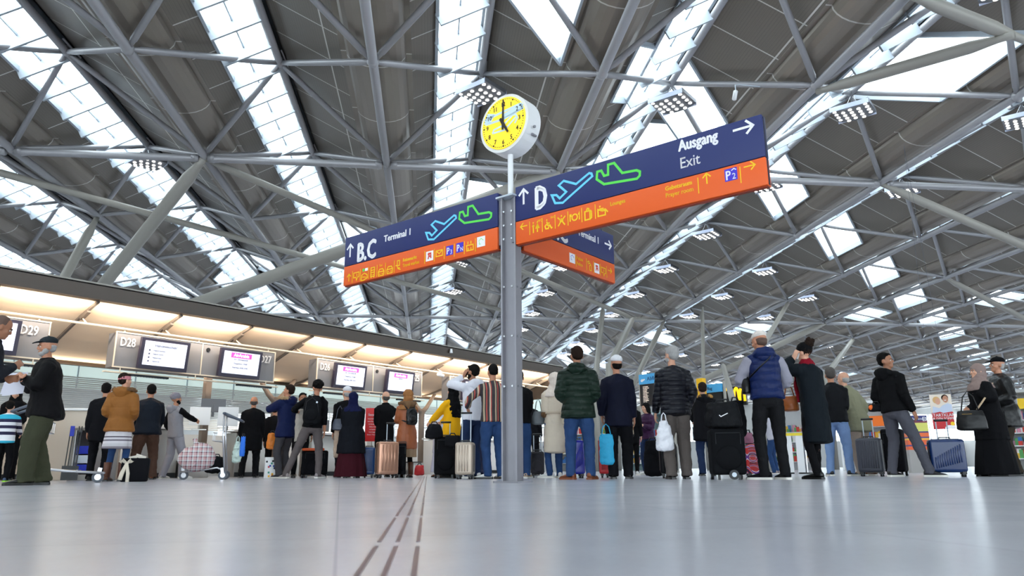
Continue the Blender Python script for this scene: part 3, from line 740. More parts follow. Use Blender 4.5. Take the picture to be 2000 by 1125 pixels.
# ------------------------------------------------------------------ sign panels
M_navy = mat('sign_navy', (40, 50, 104), rough=.42, spec=.4); M_orange = mat('sign_orange', (238, 98, 32), rough=.42, spec=.4)
M_dkor = mat('sign_orange_rim', (150, 52, 22), rough=.5); M_dknv = mat('sign_navy_rim', (24, 28, 54), rough=.5)
M_sy = mat('sign_yellow', (255, 205, 20), rough=.5); M_sw = mat('sign_white', (250, 248, 250), rough=.5)
M_cy = mat('sign_cyan', (110, 214, 250), rough=.5); M_gr = mat('sign_green', (96, 226, 84), rough=.5); M_pv = mat('sign_violet', (64, 50, 200), rough=.5); M_rd = mat('sign_red', (222, 66, 50), rough=.5)
PLANE_UP = [(.0, .125), (.065, .112), (.11, .062), (.20, .118), (.10, .22), (.17, .258), (.335, .178), (.51, .262), (.54, .25), (.55, .215), (.15, 0), (.045, .02)]
PLANE_DN = [(.01, .225), (.062, .225), (.095, .155), (.145, .155), (.15, .27), (.225, .27), (.32, .13), (.49, .115), (.53, .09), (.525, .045), (.49, .02), (.09, .06), (.0, .14)]
def sign_panel(x0, x1, axis, label, face):
    """axis 0: panel runs along local x facing -y; axis 1: runs along local y facing +x"""
    r = empty('wayfinding_sign', (-.0085, 8.3676, 2.70), -R(38.3), label, 'sign', 'wayfinding signs on the post')
    th = .10; W = x1-x0; cx = (x0+x1)/2
    def bx(mb, z0, z1, w, t, c=cx):
        mb.box((c, 0, (z0+z1)/2) if axis == 0 else (0, c, (z0+z1)/2), (w, t, z1-z0) if axis == 0 else (t, w, z1-z0))
    b = MB(); bx(b, .285, .715, W, th); b.build('blue_panel', M_navy, r, bevel=.006)
    b = MB(); bx(b, .0, .278, W, th); b.build('orange_panel', M_orange, r, bevel=.006)
    b = MB(); bx(b, -.012, .012, W-.01, .05); b.build('lower_rim', M_dkor, r)
    b = MB(); bx(b, .01, .70, W+.008, .035); b.build('side_rim', M_dknv, r)
    b = MB(); bx(b, .05, .65, .16, .05, (x0 if abs(x0) < abs(x1) else x1)); b.build('bracket', M_post, r)
    if axis == 0: F = lambda x, z: frame((x, -th/2-.001, z), (1, 0, 0), (0, 0, 1))
    else: F = lambda x, z: frame((th/2+.001, x, z), (0, 1, 0), (0, 0, 1))
    F0 = F(0, -2.70)      # frame where (x, absolute z) can be used directly
    return r, F, F0
def arrow(c, ang, L, hd, w):
    ca, sa = math.cos(ang), math.sin(ang); q = lambda a, b_: (c[0]+a*ca-b_*sa, c[1]+a*sa+b_*ca)
    return [[q(-L/2, 0), q(L/2-.004, 0)], [q(L/2-hd, hd), q(L/2, 0), q(L/2-hd, -hd)]]
def sub(r, F0, lines, w, m_, nm):
    if nm == 'divider':
        for l_ in lines: b = MB(); strokes(b, [l_], w, F0); b.build(nm, m_, r)
        return
    b = MB(); strokes(b, lines, w, F0); return b.build(nm, m_, r)
def icon_lines(kind, cx, cz, s=.12):
    h = s/2; P = lambda *a: [(cx+x*h, cz+y*h) for x, y in a]
    if kind == 'bus': return [P((-.6, -1), (-.6, 1), (.6, 1), (.6, -1), (-.6, -1)), P((-.6, .4), (.6, .4)), P((-.6, -.1), (.6, -.1)), P((-.4, -.6), (-.1, -.6)), P((.1, -.6), (.4, -.6)), P((-.6, -1.2), (-.3, -1.2)), P((.3, -1.2), (.6, -1.2))]
    if kind == 'car': return [P((-.8, -.9), (-.9, 0), (-.5, .6), (.5, .6), (.9, 0), (.8, -.9), (-.8, -.9)), P((-.8, 0), (.8, 0)), P((-.6, -.5), (-.2, -.5)), P((.2, -.5), (.6, -.5))]
    if kind == 'info': return [P((-.9, -.3), (-.9, .8), (.9, .8), (.9, -.3), (.5, -.3), (.1, -1), (-.1, -.3), (-.9, -.3)), P((.2, -.1), (.2, .5))]
    if kind == 'train': return [P((-1, -1), (-.9, .2), (0, .6), (.9, .1), (1, -.6), (-.2, -1), (-1, -1)), P((-.7, -.2), (.6, -.4))]
    if kind == 'seat': return [P((-.4, 1.1), (.3, 1.1), (.3, 0), (-.4, 0), (-.4, 1.1)), P((-.9, .1), (-.5, .1), (-.1, -.7), (.7, -1.0)), P((-.1, -.5), (.5, -.6))]
    if kind == 'mail': return [P((-.9, -.6), (-.9, .6), (.9, .6), (.9, -.6), (-.9, -.6)), P((-.9, .6), (0, -.1), (.9, .6))]
    if kind == 'viewdeck': return [P((-1, .1), (1, .1)), P((-.8, .1), (-.8, -1), (.9, -1), (.9, .1)), P((-.5, .3), (-.5, .9)), P((.3, .3), (.3, .9)), P((-.4, -.9), (-.4, -.4)), P((.3, -.9), (.3, -.4))]
    if kind == 'wcm': return [P((-.5, .6), (-.5, -1)), P((-.75, .3), (-.25, .3)), P((-.5, 1.0), (-.5, .75)), P((.4, .6), (.4, -1)), P((.1, -.2), (.4, .5), (.7, -.2), (.1, -.2)), P((.4, 1.0), (.4, .75))]
    if kind == 'wheel': return [P((.2, -.3), (0, -.85), (-.55, -.8), (-.7, -.3), (-.4, .0)), P((-.3, .9), (-.3, .65)), P((-.3, .5), (-.2, -.2), (.35, -.3), (.65, -.9), (.9, -.8)), P((-.2, .15), (.3, .1))]
    if kind == 'baby': return [P((0, 1.0), (0, .7)), P((-.8, .7), (-.3, .2), (.3, .2), (.8, .7)), P((0, .4), (0, -.3)), P((-.25, .3), (-.25, -.3), (-.7, -.9)), P((.25, .3), (.25, -.3), (.7, -.9))]
    if kind == 'food': return [[(cx+.55*h*math.cos(t*PI/6), cz+.55*h*math.sin(t*PI/6)) for t in range(12)]+[(cx+.55*h, cz)], P((-.95, -.6), (-.95, .7)), P((-.75, .2), (-.75, .7)), P((.95, -.6), (.95, .7), (.75, .3))]
    if kind == 'bags': return [P((-.7, -1), (-.7, .5), (.3, .5), (.3, -1), (-.7, -1)), P((-.4, .5), (-.2, 1), (.1, .9), (.1, .5)), P((.3, .6), (.6, .3), (.6, -.8), (.3, -1))]
    if kind == 'lounge': return [P((-.9, -.9), (-.9, .3), (-.1, -.1), (.5, -.1), (.5, -.9), (-.9, -.9)), P((-.5, .9), (-.5, .6)), P((-.6, .4), (-.1, .0), (.5, .1), (1, -.5)), P((-.4, .3), (.2, .3))]
    if kind == 'hand': return [P((-.9, .7), (-.4, .9), (0, .5), (-.5, .3), (-.9, .7)), P((-.2, -1), (-.2, -.1), (.3, .3), (.5, -.2), (.5, -1), (-.2, -1))]
    if kind == 'house': return [P((-.8, .1), (0, .7), (.8, .1)), P((-.55, 0), (-.55, -.7), (-.1, -.7))]
    if kind == 'apo': return [P((-.5, -.8), (-.1, .6), (.4, .7), (.5, -.7)), P((-.3, -.1), (.5, -.1)), P((-.5, .3), (-.4, .7), (0, .75))]
    return []
# --- right panel D
r, F, F0 = sign_panel(.11, 3.085, 0, 'large blue and orange sign reading D and Ausgang Exit, right of the post', 0)
sub(r, F0, arrow((.235, 3.265), PI/2, .19, .07, .02), .026, M_sw, 'arrow')
text('D', .385, F(.395, .37), M_sw, r, xs=.62, bold=.014)
sub(r, F0, [[(.64+x, 3.06+z) for x, z in PLANE_UP+PLANE_UP[:1]]], .026, M_cy, 'takeoff_symbol')
sub(r, F0, [[(1.245+x, 3.085+z) for x, z in PLANE_DN+PLANE_DN[:1]]], .028, M_gr, 'landing_symbol')
text('Ausgang', .165, F(2.225, .575), M_sw, r, xs=.76, bold=.006); text('Exit', .165, F(2.225, .385), M_sw, r, xs=.86, bold=.001)
sub(r, F0, arrow((2.9, 3.325), 0, .2, .07, .02), .024, M_sw, 'arrow')
sub(r, F0, arrow((.235, 2.90), PI, .10, .042, .01), .013, M_sy, 'arrow')
sub(r, F0, [[(x, 2.775), (x, 2.942)] for x in (.32, .50, .68, .855, 1.038, 1.212, 2.408, 2.838)], .009, M_sy, 'divider')
for k, x in (('wcm', .405), ('wheel', .585), ('baby', .767), ('food', .945), ('bags', 1.124), ('lounge', 1.305)): sub(r, F0, icon_lines(k, x, 2.853, .13), .016, M_sy, 'pictogram')
text('WC', .045, F(.43, .205), M_sy, r, xs=.9); text('WC', .045, F(.615, .205), M_sy, r, xs=.9)
text('Lounges', .062, F(1.40, .178), M_sy, r, xs=.9, bold=.0015); text('Gebetsraum', .064, F(2.05, .19), M_sy, r, xs=.92, bold=.0022); text('Prayer room', .064, F(2.05, .117), M_sy, r, xs=.92, bold=.001)
sub(r, F0, arrow((2.50, 2.908), PI/2, .11, .042, .01), .014, M_sy, 'arrow')
def tile(r, F, x0, z0, w, h, m_, nm='tile'):
    b = MB(); f_ = F(x0+w/2, z0+h/2); b.box((0, 0, 0), (w, h, .002)); o = b.build(nm, m_, r); o.matrix_local = f_; return o
tile(r, F, 2.683, .125, .125, .125, M_pv); text('P', .13, F(2.69, .14), M_sw, r, xs=.8, bold=.003); text('2', .085, F(2.755, .137), M_sw, r, xs=.9, bold=.001)
sub(r, F0, [[(2.752, 2.925), (2.778, 2.94), (2.80, 2.925)]], .009, M_sw, 'roof_mark')
sub(r, F0, arrow((2.93, 2.925), 0, .11, .042, .01), .013, M_sy, 'arrow')
# --- left panel B.C
r, F, F0 = sign_panel(-3.02, -.165, 0, 'large blue and orange sign reading B.C Terminal 1, left of the post', 0)
sub(r, F0, arrow((-2.90, 3.20), PI/2, .19, .07, .02), .026, M_sw, 'arrow')
text('B.C', .38, F(-2.75, .31), M_sw, r, xs=.72, bold=.012)
text('Terminal 1', .13, F(-2.19, .49), M_sw, r, xs=.95, bold=.004)
sub(r, F0, [[(-1.375+x*.97, 3.035+z*.95) for x, z in PLANE_UP+PLANE_UP[:1]]], .026, M_cy, 'takeoff_symbol')
sub(r, F0, [[(-.79+x, 3.085+z*.95) for x, z in PLANE_DN+PLANE_DN[:1]]], .028, M_gr, 'landing_symbol')
sub(r, F0, arrow((-2.90, 2.80), PI/2, .11, .042, .01), .014, M_sy, 'arrow')
sub(r, F0, [[(x, 2.715), (x, 2.885)] for x in (-2.825, -2.655, -2.482, -2.309, -2.138, -1.963)]+[[(x, 2.735), (x, 2.905)] for x in (-1.388, -1.215, -1.04, -.867, -.698, -.515)], .009, M_sy, 'divider')
for k, x, z in (('info', -2.74, 2.80), ('train', -2.568, 2.775), ('bus', -2.395, 2.80), ('car', -2.223, 2.775), ('car', -2.05, 2.78), ('seat', -1.88, 2.80), ('mail', -1.128, 2.83), ('viewdeck', -.607, 2.83)): sub(r, F0, icon_lines(k, x, z, .125), .014, M_sy, 'pictogram')
text('Taxi', .045, F(-2.265, .152), M_sy, r, xs=.85)
tile(r, F, -2.61, .14, .04, .04, M_gr); tile(r, F, -2.56, .14, .06, .04, M_sw)
text('Reisemarkt', .062, F(-1.80, .137), M_sy, r, xs=.92, bold=.0022); text('Travel market', .062, F(-1.80, .062), M_sy, r, xs=.88, bold=.001)
tile(r, F, -1.366, .06, .13, .13, M_sw); sub(r, F0, icon_lines('apo', -1.301, 2.825, .10), .02, M_rd, 'pharmacy_letter')
tile(r, F, -1.008, .07, .12, .125, M_pv); text('P', .12, F(-1.0, .09), M_sw, r, xs=.8, bold=.003); text('3', .085, F(-.94, .08), M_sw, r, xs=.9, bold=.001)
tile(r, F, -.835, .075, .12, .125, M_pv); text('P', .12, F(-.828, .095), M_sw, r, xs=.8, bold=.003); text('N', .075, F(-.768, .088), M_sw, r, xs=.9, bold=.001)
tile(r, F, -.49, .08, .13, .13, M_sw); sub(r, F0, icon_lines('house', -.425, 2.85, .10), .006, M_gr, 'house_symbol')
# --- side panel
r, F, F0 = sign_panel(.19, 2.32, 1, 'blue and orange sign pointing right, running behind the post', 1)
text('B.C', .38, F(.72, .31), M_sw, r, xs=.74, bold=.010); text('Terminal 1', .135, F(1.38, .49), M_sw, r, xs=.92, bold=.003)
sub(r, F0, arrow((2.155, 3.238), 0, .18, .065, .02), .026, M_sw, 'arrow')
tile(r, F, 1.165, .065, .13, .13, M_sw); sub(r, F0, icon_lines('house', 1.23, 2.84, .10), .006, M_pv, 'house_symbol')
sub(r, F0, [[(x, 2.735), (x, 2.905)] for x in (1.317, 1.572, 1.751, 1.92, 2.09)], .009, M_sy, 'divider')
text('Polizei', .065, F(1.335, .14), M_sy, r, xs=.9, bold=.0008); text('Police', .065, F(1.335, .065), M_sy, r, xs=.9)
sub(r, F0, icon_lines('hand', 1.66, 2.82, .13), .013, M_sy, 'pictogram')
tile(r, F, 1.772, .05, .125, .14, M_sw); sub(r, F0, icon_lines('apo', 1.835, 2.82, .10), .02, M_rd, 'pharmacy_letter')
sub(r, F0, icon_lines('info', 2.005, 2.81, .13), .012, M_sy, 'pictogram')
sub(r, F0, arrow((2.18, 2.857), 0, .10, .04, .01), .013, M_sy, 'arrow')

# ------------------------------------------------------------------ world and exposure
wd = bpy.data.worlds.new('overcast_sky'); SC.world = wd; wd.use_nodes = True
bg = wd.node_tree.nodes['Background']; bg.inputs[0].default_value = (.965, .98, 1, 1); bg.inputs[1].default_value = 5.0
SC.view_settings.view_transform = 'Standard'; SC.view_settings.look = 'None'; SC.view_settings.gamma = 1; SC.view_settings.exposure = 0.45
SC.view_settings.use_curve_mapping = False
SC.cycles.use_adaptive_sampling = True; SC.cycles.adaptive_threshold = .05; SC.cycles.max_bounces = 7; SC.cycles.diffuse_bounces = 3; SC.cycles.glossy_bounces = 3; SC.cycles.transparent_max_bounces = 8
SC.cycles.sample_clamp_indirect = 8; SC.cycles.caustics_reflective = False
# ================================================================== PEOPLE
SKIN = {'light': (214, 160, 132), 'mid': (188, 130, 100), 'tan': (160, 108, 80), 'pale': (226, 180, 156)}
def skin(k):
    nm = 'skin_'+k
    if nm in _mats: return _mats[nm]
    m_ = mat(nm, SKIN[k], rough=.5, bump=.05, bscale=120, var=.06, vscale=18)
    b = m_.node_tree.nodes['Principled BSDF']; b.inputs['Subsurface Weight'].default_value = .0
    return m_
def cloth(nm, rgb, rough=.85, bump=.35, bscale=90, var=.08): return mat('cloth_'+nm, rgb, rough=rough, bump=bump, bscale=bscale, var=var, vscale=7, spec=.12)
_tex = {}
def foldtex(scale):
    if scale not in _tex:
        t = bpy.data.textures.new('cloth_folds', 'CLOUDS'); t.noise_scale = scale; t.noise_depth = 2; _tex[scale] = t
    return _tex[scale]
def blob(mb, name, mt, parent, vox=.014, it=4, folds=0.0, fscale=.13):
    """overlapping volumes fused into one continuous skin"""
    me = bpy.data.meshes.new(name); me.from_pydata(mb.v, [], mb.f)
    bm = bmesh.new(); bm.from_mesh(me); bmesh.ops.recalc_face_normals(bm, faces=bm.faces); bm.to_mesh(me); bm.free()
    o = bpy.data.objects.new(name, me); COL.objects.link(o); o.parent = parent; me.materials.append(mt)
    r = o.modifiers.new('fuse', 'REMESH'); r.mode = 'VOXEL'; r.voxel_size = vox; r.use_smooth_shade = True
    s = o.modifiers.new('soften', 'SMOOTH'); s.iterations = it; s.factor = .5
    if folds:
        d = o.modifiers.new('folds', 'DISPLACE'); d.texture = foldtex(fscale); d.strength = folds; d.mid_level = .5; d.texture_coords = 'LOCAL'
    BLOBS.append(o)
    return o
BLOBS = []
def bake_blobs():
    bpy.context.view_layer.update(); dg = bpy.context.evaluated_depsgraph_get()
    for o in BLOBS:
        me = bpy.data.meshes.new_from_object(o.evaluated_get(dg)); mt = o.data.materials[0]; o.modifiers.clear(); o.data = me
        if not me.materials: me.materials.append(mt)
        me.polygons.foreach_set('use_smooth', [True]*len(me.polygons))
def ik(a, t, l1, l2, pole):
    a, t, pole = V(a), V(t), V(pole); d = t-a; ln = d.length
    mx = (l1+l2)*.998
    if ln > mx: t = a+d*(mx/ln); d = t-a; ln = mx
    u = d.normalized(); x = (l1*l1-l2*l2+ln*ln)/(2*ln); h = math.sqrt(max(l1*l1-x*x, 0))
    p = pole - u*pole.dot(u); p.normalize()
    return a+u*x+p*h, t
def rotv(v, piv, yaw=0, pitch=0, roll=0):
    """yaw>0 = turn to the person's right; pitch>0 = nod down"""
    m_ = Matrix.Rotation(-yaw, 3, 'Z') @ Matrix.Rotation(-pitch, 3, 'X') @ Matrix.Rotation(roll, 3, 'Y')
    return m_ @ (V(v)-piv) + piv
PEOPLE = {}
ARM = {  # wrist targets (x outward, y forward, z up) for a 1.75 m person and pole direction (x outward)
 'down': ((.225, .04, .86), (.2, -1, 0)), 'relax': ((.23, .08, .88), (.3, -1, 0)), 'pocket': ((.19, .08, .92), (.5, -1, 0)), 'jpocket': ((.15, .16, 1.02), (.45, -1, 0)),
 'front': ((.06, .24, 1.06), (.5, -1, -.2)), 'chest': ((.02, .22, 1.22), (.6, -.5, -.5)), 'read': ((.07, .32, 1.18), (.4, -.6, -.6)), 'phone': ((.125, .09, 1.56), (.8, .5, -.9)),
 'forward': ((.16, .46, 1.02), (.5, -.6, -.6)), 'hold': ((.24, .18, .92), (.6, -1, 0)), 'side': ((.33, .10, .98), (.6, -1, 0)), 'back': ((.06, -.17, .98), (1, -.5, 0)), 'strap': ((.12, .12, 1.30), (1, -.2, -.9)), 'hip': ((.22, .02, .98), (1, -.5, 0))}
def person(label, px, top, H, face, S='mid', w=1.0, dist=None, lean=0, head=(0, 0), arms=('down', 'down'), feet=None, top_=None, legs=None, hair=None, shoes=None, extra=(), hi=True, hipy=0, female=False, side=0, grip=.5, name='person', seatz=0):
    """px/top: pixel of the head crown; face: heading in degrees clockwise from the camera's line of sight"""
    s = H/1.75
    if dist is None:
        d = ray(px, top); t = (H-CAMH)/d.z; pos = V((d.x*t, d.y*t, 0))
    else: q = at_dist(px, top, dist); pos = V((q.x, q.y, 0))
    az_ = math.degrees(math.atan2(pos.x, pos.y))+face
    # keep the head on its pixel although the body leans
    r = empty(name, pos, -R(az_), label, 'person'); body = r
    ln = R(lean); sd = R(side)
    HP = V((0, 0, .92))                                      # torso bends at the hip
    B = lambda v: (Matrix.Rotation(-ln, 3, 'X') @ Matrix.Rotation(sd, 3, 'Y') @ (V(v)-HP) + HP)
    hy, hp = R(head[0]), R(head[1])
    neckp = V((0, 0, 1.50))
    Hd = lambda v: B(rotv(v, neckp, hy, hp))
    off = Hd((0, 0, 1.75)); off = V((off.x, off.y, 0)) if True else V()
    shift = V((-off.x, -off.y, 0))
    sc = lambda v: (V(v)+shift)*s
    T = lambda v: sc(B(v)); Hh = lambda v: sc(Hd(v)); G = lambda v: sc(v)
    fw = .92 if female else 1.0; wx = w
    shx = .162*fw
    # ---- joints
    sh, el, wr = {}, {}, {}
    for k, sg in ((0, -1), (1, 1)):
        a = arms[k]; tgt, pole = ARM[a] if isinstance(a, str) else (a[0], a[1])
        S0_ = B((sg*shx, 0, 1.385)); tt = V((sg*tgt[0], tgt[1], tgt[2]))
        if isinstance(a, str) and a in ('down', 'relax', 'pocket', 'back', 'hold', 'hip'): tt = V((tt.x, tt.y, tt.z))
        tt = B(tt); e, t2 = ik(S0_, tt, .285, .255, V((sg*pole[0], pole[1], pole[2])))
        sh[sg], el[sg], wr[sg] = S0_, e, t2
    if feet is None: feet = ((-.10, -.02, -5), (.11, .03, 8))
    kn, an = {}, {}
    for k, sg in ((0, -1), (1, 1)):
        fx, fy, _ = feet[k]
        hp_ = V((sg*.088, hipy, .91)); e, t2 = ik(hp_, V((fx-shift.x*0, fy, .085)), .43, .415, V((sg*.15, 1, 0)))
        kn[sg], an[sg] = e, V((fx, fy, .085))
    # ---- body
    mb = MB()
    tor = [(.86, .150, .105), (.93, .158, .112), (1.03, .138, .10), (1.15, .142, .108), (1.28, .158, .115), (1.37, .145, .10), (1.43, .09, .075)]
    mb.loft([(T((0, 0, z)), a*s*fw*wx*.90, b_*s*wx*.90) for z, a, b_ in tor], n=14)
    mb.loft([(sc(sh[-1]), .05*s, .05*s), (T((0, 0, 1.40)), .06*s, .07*s), (sc(sh[1]), .05*s, .05*s)], n=10, ref=V((0, 0, 1)))
    mb.loft([(T((0, 0, 1.42)), .058*s, .058*s), (Hh((0, .005, 1.50)), .052*s, .055*s), (Hh((0, .015, 1.57)), .05*s, .055*s)], n=12)
    # head
    RH = Matrix.Rotation(-ln, 3, 'X') @ Matrix.Rotation(sd, 3, 'Y') @ Matrix.Rotation(-hy, 3, 'Z') @ Matrix.Rotation(-hp, 3, 'X')
    E = lambda c, r_, n=14, m_=10: mb.ell(Hh(c), tuple(q*s*1.05 for q in r_), n, m_, rot=RH)
    E((0, -.008, 1.662), (.074, .093, .088)); E((0, .024, 1.61), (.062, .070, .075)); E((0, .044, 1.563), (.042, .046, .040)); E((0, .078, 1.545), (.022, .018, .016), 8, 6)
    E((0, .070, 1.652), (.055, .024, .014), 10, 6)          # brow
    mb.loft([(Hh((0, .088, 1.645)), .009*s, .009*s), (Hh((0, .103, 1.622)), .013*s, .011*s), (Hh((0, .106, 1.607)), .018*s, .011*s)], n=8)
    E((0, .088, 1.578), (.024, .012, .006), 10, 6); E((0, .086, 1.567), (.021, .012, .006), 10, 6)
    E((-.04, .066, 1.607), (.022, .022, .02), 8, 6); E((.04, .066, 1.607), (.022, .022, .02), 8, 6)
    for sg in (-1, 1): E((sg*.077, -.005, 1.618), (.012, .02, .032), 8, 8)
    # arms and hands
    hands = {}
    for sg in (-1, 1):
        a, e, t2 = sc(sh[sg]), sc(el[sg]), sc(wr[sg])
        mb.loft([(a, .05*s, .05*s), (a.lerp(e, .5), .044*s, .044*s), (e, .037*s, .037*s)], n=10, ref=V((0, 1, .1)))
        mb.loft([(e, .037*s, .037*s), (e.lerp(t2, .35), .038*s, .036*s), (t2, .024*s, .029*s)], n=10, ref=V((0, 1, .1)))
        d = (t2-e).normalized(); isp = arms[0 if sg < 0 else 1] == 'phone'
        inn = V((-sg, 0, 0)) if not isp else V((-sg, 0, 0)); pn = (inn - d*inn.dot(d)).normalized(); wv = d.cross(pn)*(-sg)
        if wv.y < 0 and abs(wv.y) > .2: wv = -wv
        if isp: d = (d*.45+V((0, -.1, 1))*.9).normalized(); pn = V((-sg, 0, 0)); pn = (pn-d*pn.dot(d)).normalized(); wv = d.cross(pn); wv = wv if wv.y > 0 else -wv
        hands[sg] = (t2+d*.085*s+pn*.02*s, d, pn, wv)
        pc = lambda u, v_, n_: t2+d*(u*s)+wv*(v_*s)+pn*(n_*s)
        mb.loft([(pc(-.01, 0, 0), .024*s, .018*s), (pc(.03, 0, 0), .037*s, .016*s), (pc(.075, 0, .002), .041*s, .015*s), (pc(.09, 0, .005), .036*s, .013*s)], n=10, ref=wv)
        g = grip if not isinstance(grip, tuple) else grip[0 if sg < 0 else 1]
        for f_, (vo, ln_) in enumerate(((-.031, .062), (-.0105, .074), (.0105, .078), (.031, .070))):
            p0 = pc(.082, vo, .003); pts = [p0]; ang = g*.5
            cur = p0
            for seg in (.45, .32, .23):
                dd = d*math.cos(ang)+pn*math.sin(ang); cur = cur+dd*(ln_*seg*1.15*s); pts.append(cur); ang += g*1.25
            mb.loft([(pts[0], .0095*s, .0095*s), (pts[1], .009*s, .009*s), (pts[2], .0083*s, .0083*s), (pts[3], .007*s, .007*s)], n=7, ref=wv)
        q0 = pc(.015, .028, .004); q1 = pc(.05, .050, .018); q2 = pc(.078, .046, .034+g*.01); q3 = pc(.098, .036, .042+g*.012)
        mb.loft([(q0, .014*s, .013*s), (q1, .0115*s, .011*s), (q2, .0095*s, .009*s), (q3, .008*s, .008*s)], n=7, ref=d)
    for sg in (-1, 1):
        hj = G((sg*.085, hipy, .90)); k_, a_ = G(kn[sg]), G(an[sg])
        mb.loft([(hj, .078*s*w, .085*s*w), (hj.lerp(k_, .5), .066*s*w, .07*s*w), (k_, .05*s, .052*s), (k_.lerp(a_, .35), .048*s, .053*s), (a_, .034*s, .038*s)], n=12)
    if False: pass
    bo = blob(mb, 'body', skin(S), r, vox=(.0085 if hi else .012), it=2)
    # eyes
    for sg in (-1, 1):
        e_ = MB(); e_.ell(Hh((sg*.030, .0835, 1.631)), (.0125*s, .009*s, .0085*s), 12, 8, rot=RH); eo = e_.build('eye', mat('eye_white', (226, 222, 216), rough=.2), r, smooth=True)
        e_ = MB(); e_.ell(Hh((sg*.030, .091, 1.631)), (.006*s, .004*s, .006*s), 10, 6, rot=RH); e_.build('iris', mat('eye_dark', (36, 24, 18), rough=.2), eo, smooth=True)
        if hair and hair[0] not in ('none',):
            e_ = MB(); e_.loft([(Hh((sg*.012, .098, 1.650)), .004*s, .005*s), (Hh((sg*.032, .094, 1.656)), .004*s, .006*s), (Hh((sg*.052, .080, 1.648)), .003*s, .004*s)], n=6, ref=V((0, 0, 1))); e_.build('eyebrow', mat('brow', (50, 38, 32), rough=.9), r, smooth=True)
    # ---- lower garment
    if legs:
        kind, m_ = legs[0], legs[1]; lw = legs[2] if len(legs) > 2 else 1.0
        if kind in ('trousers', 'shorts'):
            g = MB()
            g.loft([(T((0, 0, 1.04)), .145*s*fw*w, .108*s*w), (G((0, hipy*.5, .96)), .163*s*fw*w, .125*s*w), (G((0, hipy, .86)), .165*s*fw*w, .122*s*w)], n=16)
            for sg in (-1, 1):
                hj = G((sg*.088, hipy, .90)); k_, a_ = G(kn[sg]), G(an[sg])
                end = G(V(an[sg])+V((0, -.005, -.045)))
                g.loft([(hj, .088*s*w, .105*s*w), (hj.lerp(k_, .45), .082*s*w*lw**.5, .088*s*w*lw**.5), (k_, .064*s*lw, .068*s*lw), (k_.lerp(a_, .5), .058*s*lw, .064*s*lw), (a_, .053*s*lw, .060*s*lw), (end, .056*s*lw, .066*s*lw)], n=14, capr=.1)
            blob(g, 'trousers', m_, r, vox=.012, it=3, folds=.024, fscale=.085)
        else:      # skirt or robe
            z0 = legs[3] if len(legs) > 3 else .06; rw = legs[4] if len(legs) > 4 else .26
            rr = []; n = 48; ph = random.random()*6
            zs = [1.06, .98, .90, .75, .55, .3, z0+.02, z0]; zs = [z for z in zs if z > z0-.001]
            for z in zs:
                t_ = min(1, max(0, (1.0-z)/(1.0-z0)))**1.5; ring = []
                for j in range(n):
                    a = 2*PI*j/n; f_ = 1+.055*t_*math.sin(9*a+ph)+.03*t_*math.sin(17*a+2*ph)
                    rx = (.155*fw*w*(1-t_)+rw*t_+.02*math.sin(PI*t_))*f_; ry = (.12*w*(1-t_)+rw*.82*t_+.02*math.sin(PI*t_))*f_
                    b0 = B((0, 0, z)) if z > .92 else V((0, hipy*(1-t_), z))
                    ring.append(sc(b0+V((rx*math.cos(a), ry*math.sin(a), 0))))
                rr.append(ring)
            g = MB(); g.rings(rr); o = g.build('skirt' if kind == 'skirt' else 'robe', m_, r, smooth=True)
            if len(legs) > 5:      # dark leggings visible underneath
                g = MB()
                for sg in (-1, 1):
                    k_, a_ = G(kn[sg]), G(an[sg]); hj = G((sg*.088, hipy, .9))
                    g.loft([(hj, .08*s, .085*s), (k_, .058*s, .06*s), (a_, .045*s, .05*s), (G(V(an[sg])+V((0, 0, -.04))), .048*s, .052*s)], n=12, capr=.1)
                blob(g, 'leggings', legs[5], r, vox=.012, folds=.012, fscale=.08)
    # ---- upper garment
    if top_:
        o_ = dict(top_); m_ = o_['m']; t = o_.get('t', .02)*.72; hem = o_.get('hem', .84); fl = o_.get('flare', 1.0); arm = 1+(o_.get('arm', 1.0)-1)*.45 if o_.get('arm', 1.0) else 0; ms = o_.get('sleeve', m_)
        prof = [(hem, .168*fl, .130*fl), (hem+.03, .166*fl, .130*fl)]
        for z, a, b_ in ((.93, .163*(fl+1)/2, .123*(fl+1)/2), (1.03, .150, .116), (1.15, .148, .118), (1.27, .158, .122), (1.35, .152, .112), (1.405, .120, .095), (1.445, .082, .075)):
            if z > hem+.06: prof.append((z, a, b_))
        g = MB()
        def P_(z): return T((0, 0, z)) if z > .80 else sc(B((0, 0, .80))*0.6+V((0, 0, .80))*.4+V((0, 0, z-.80)))
        g.loft([(P_(z), (a*w*fw+t)*s, (b_*w+t)*s) for z, a, b_ in prof], n=18, capr=.12)
        g.loft([(sc(sh[-1]+V((0, 0, -.005))), (.05+t*.8)*s, (.052+t*.8)*s), (T((0, -.005, 1.425)), (.062+t)*s, (.075+t)*s), (sc(sh[1]+V((0, 0, -.005))), (.05+t*.8)*s, (.052+t*.8)*s)], n=12, ref=V((0, 0, 1)))
        if o_.get('belly'): g.ell(T((0, .05, 1.08)), (.16*s*w, .14*s*w, .17*s), 16, 12)
        cb = o_.get('collar', .03)
        if cb: g.loft([(T((0, 0, 1.42)), (.075+t*.5)*s, (.075+t*.5)*s), (T((0, .004, 1.45+cb)), (.066+t*.4)*s, (.068+t*.4)*s)], n=14, capr=.1)
        sl = g if ms is m_ else MB()
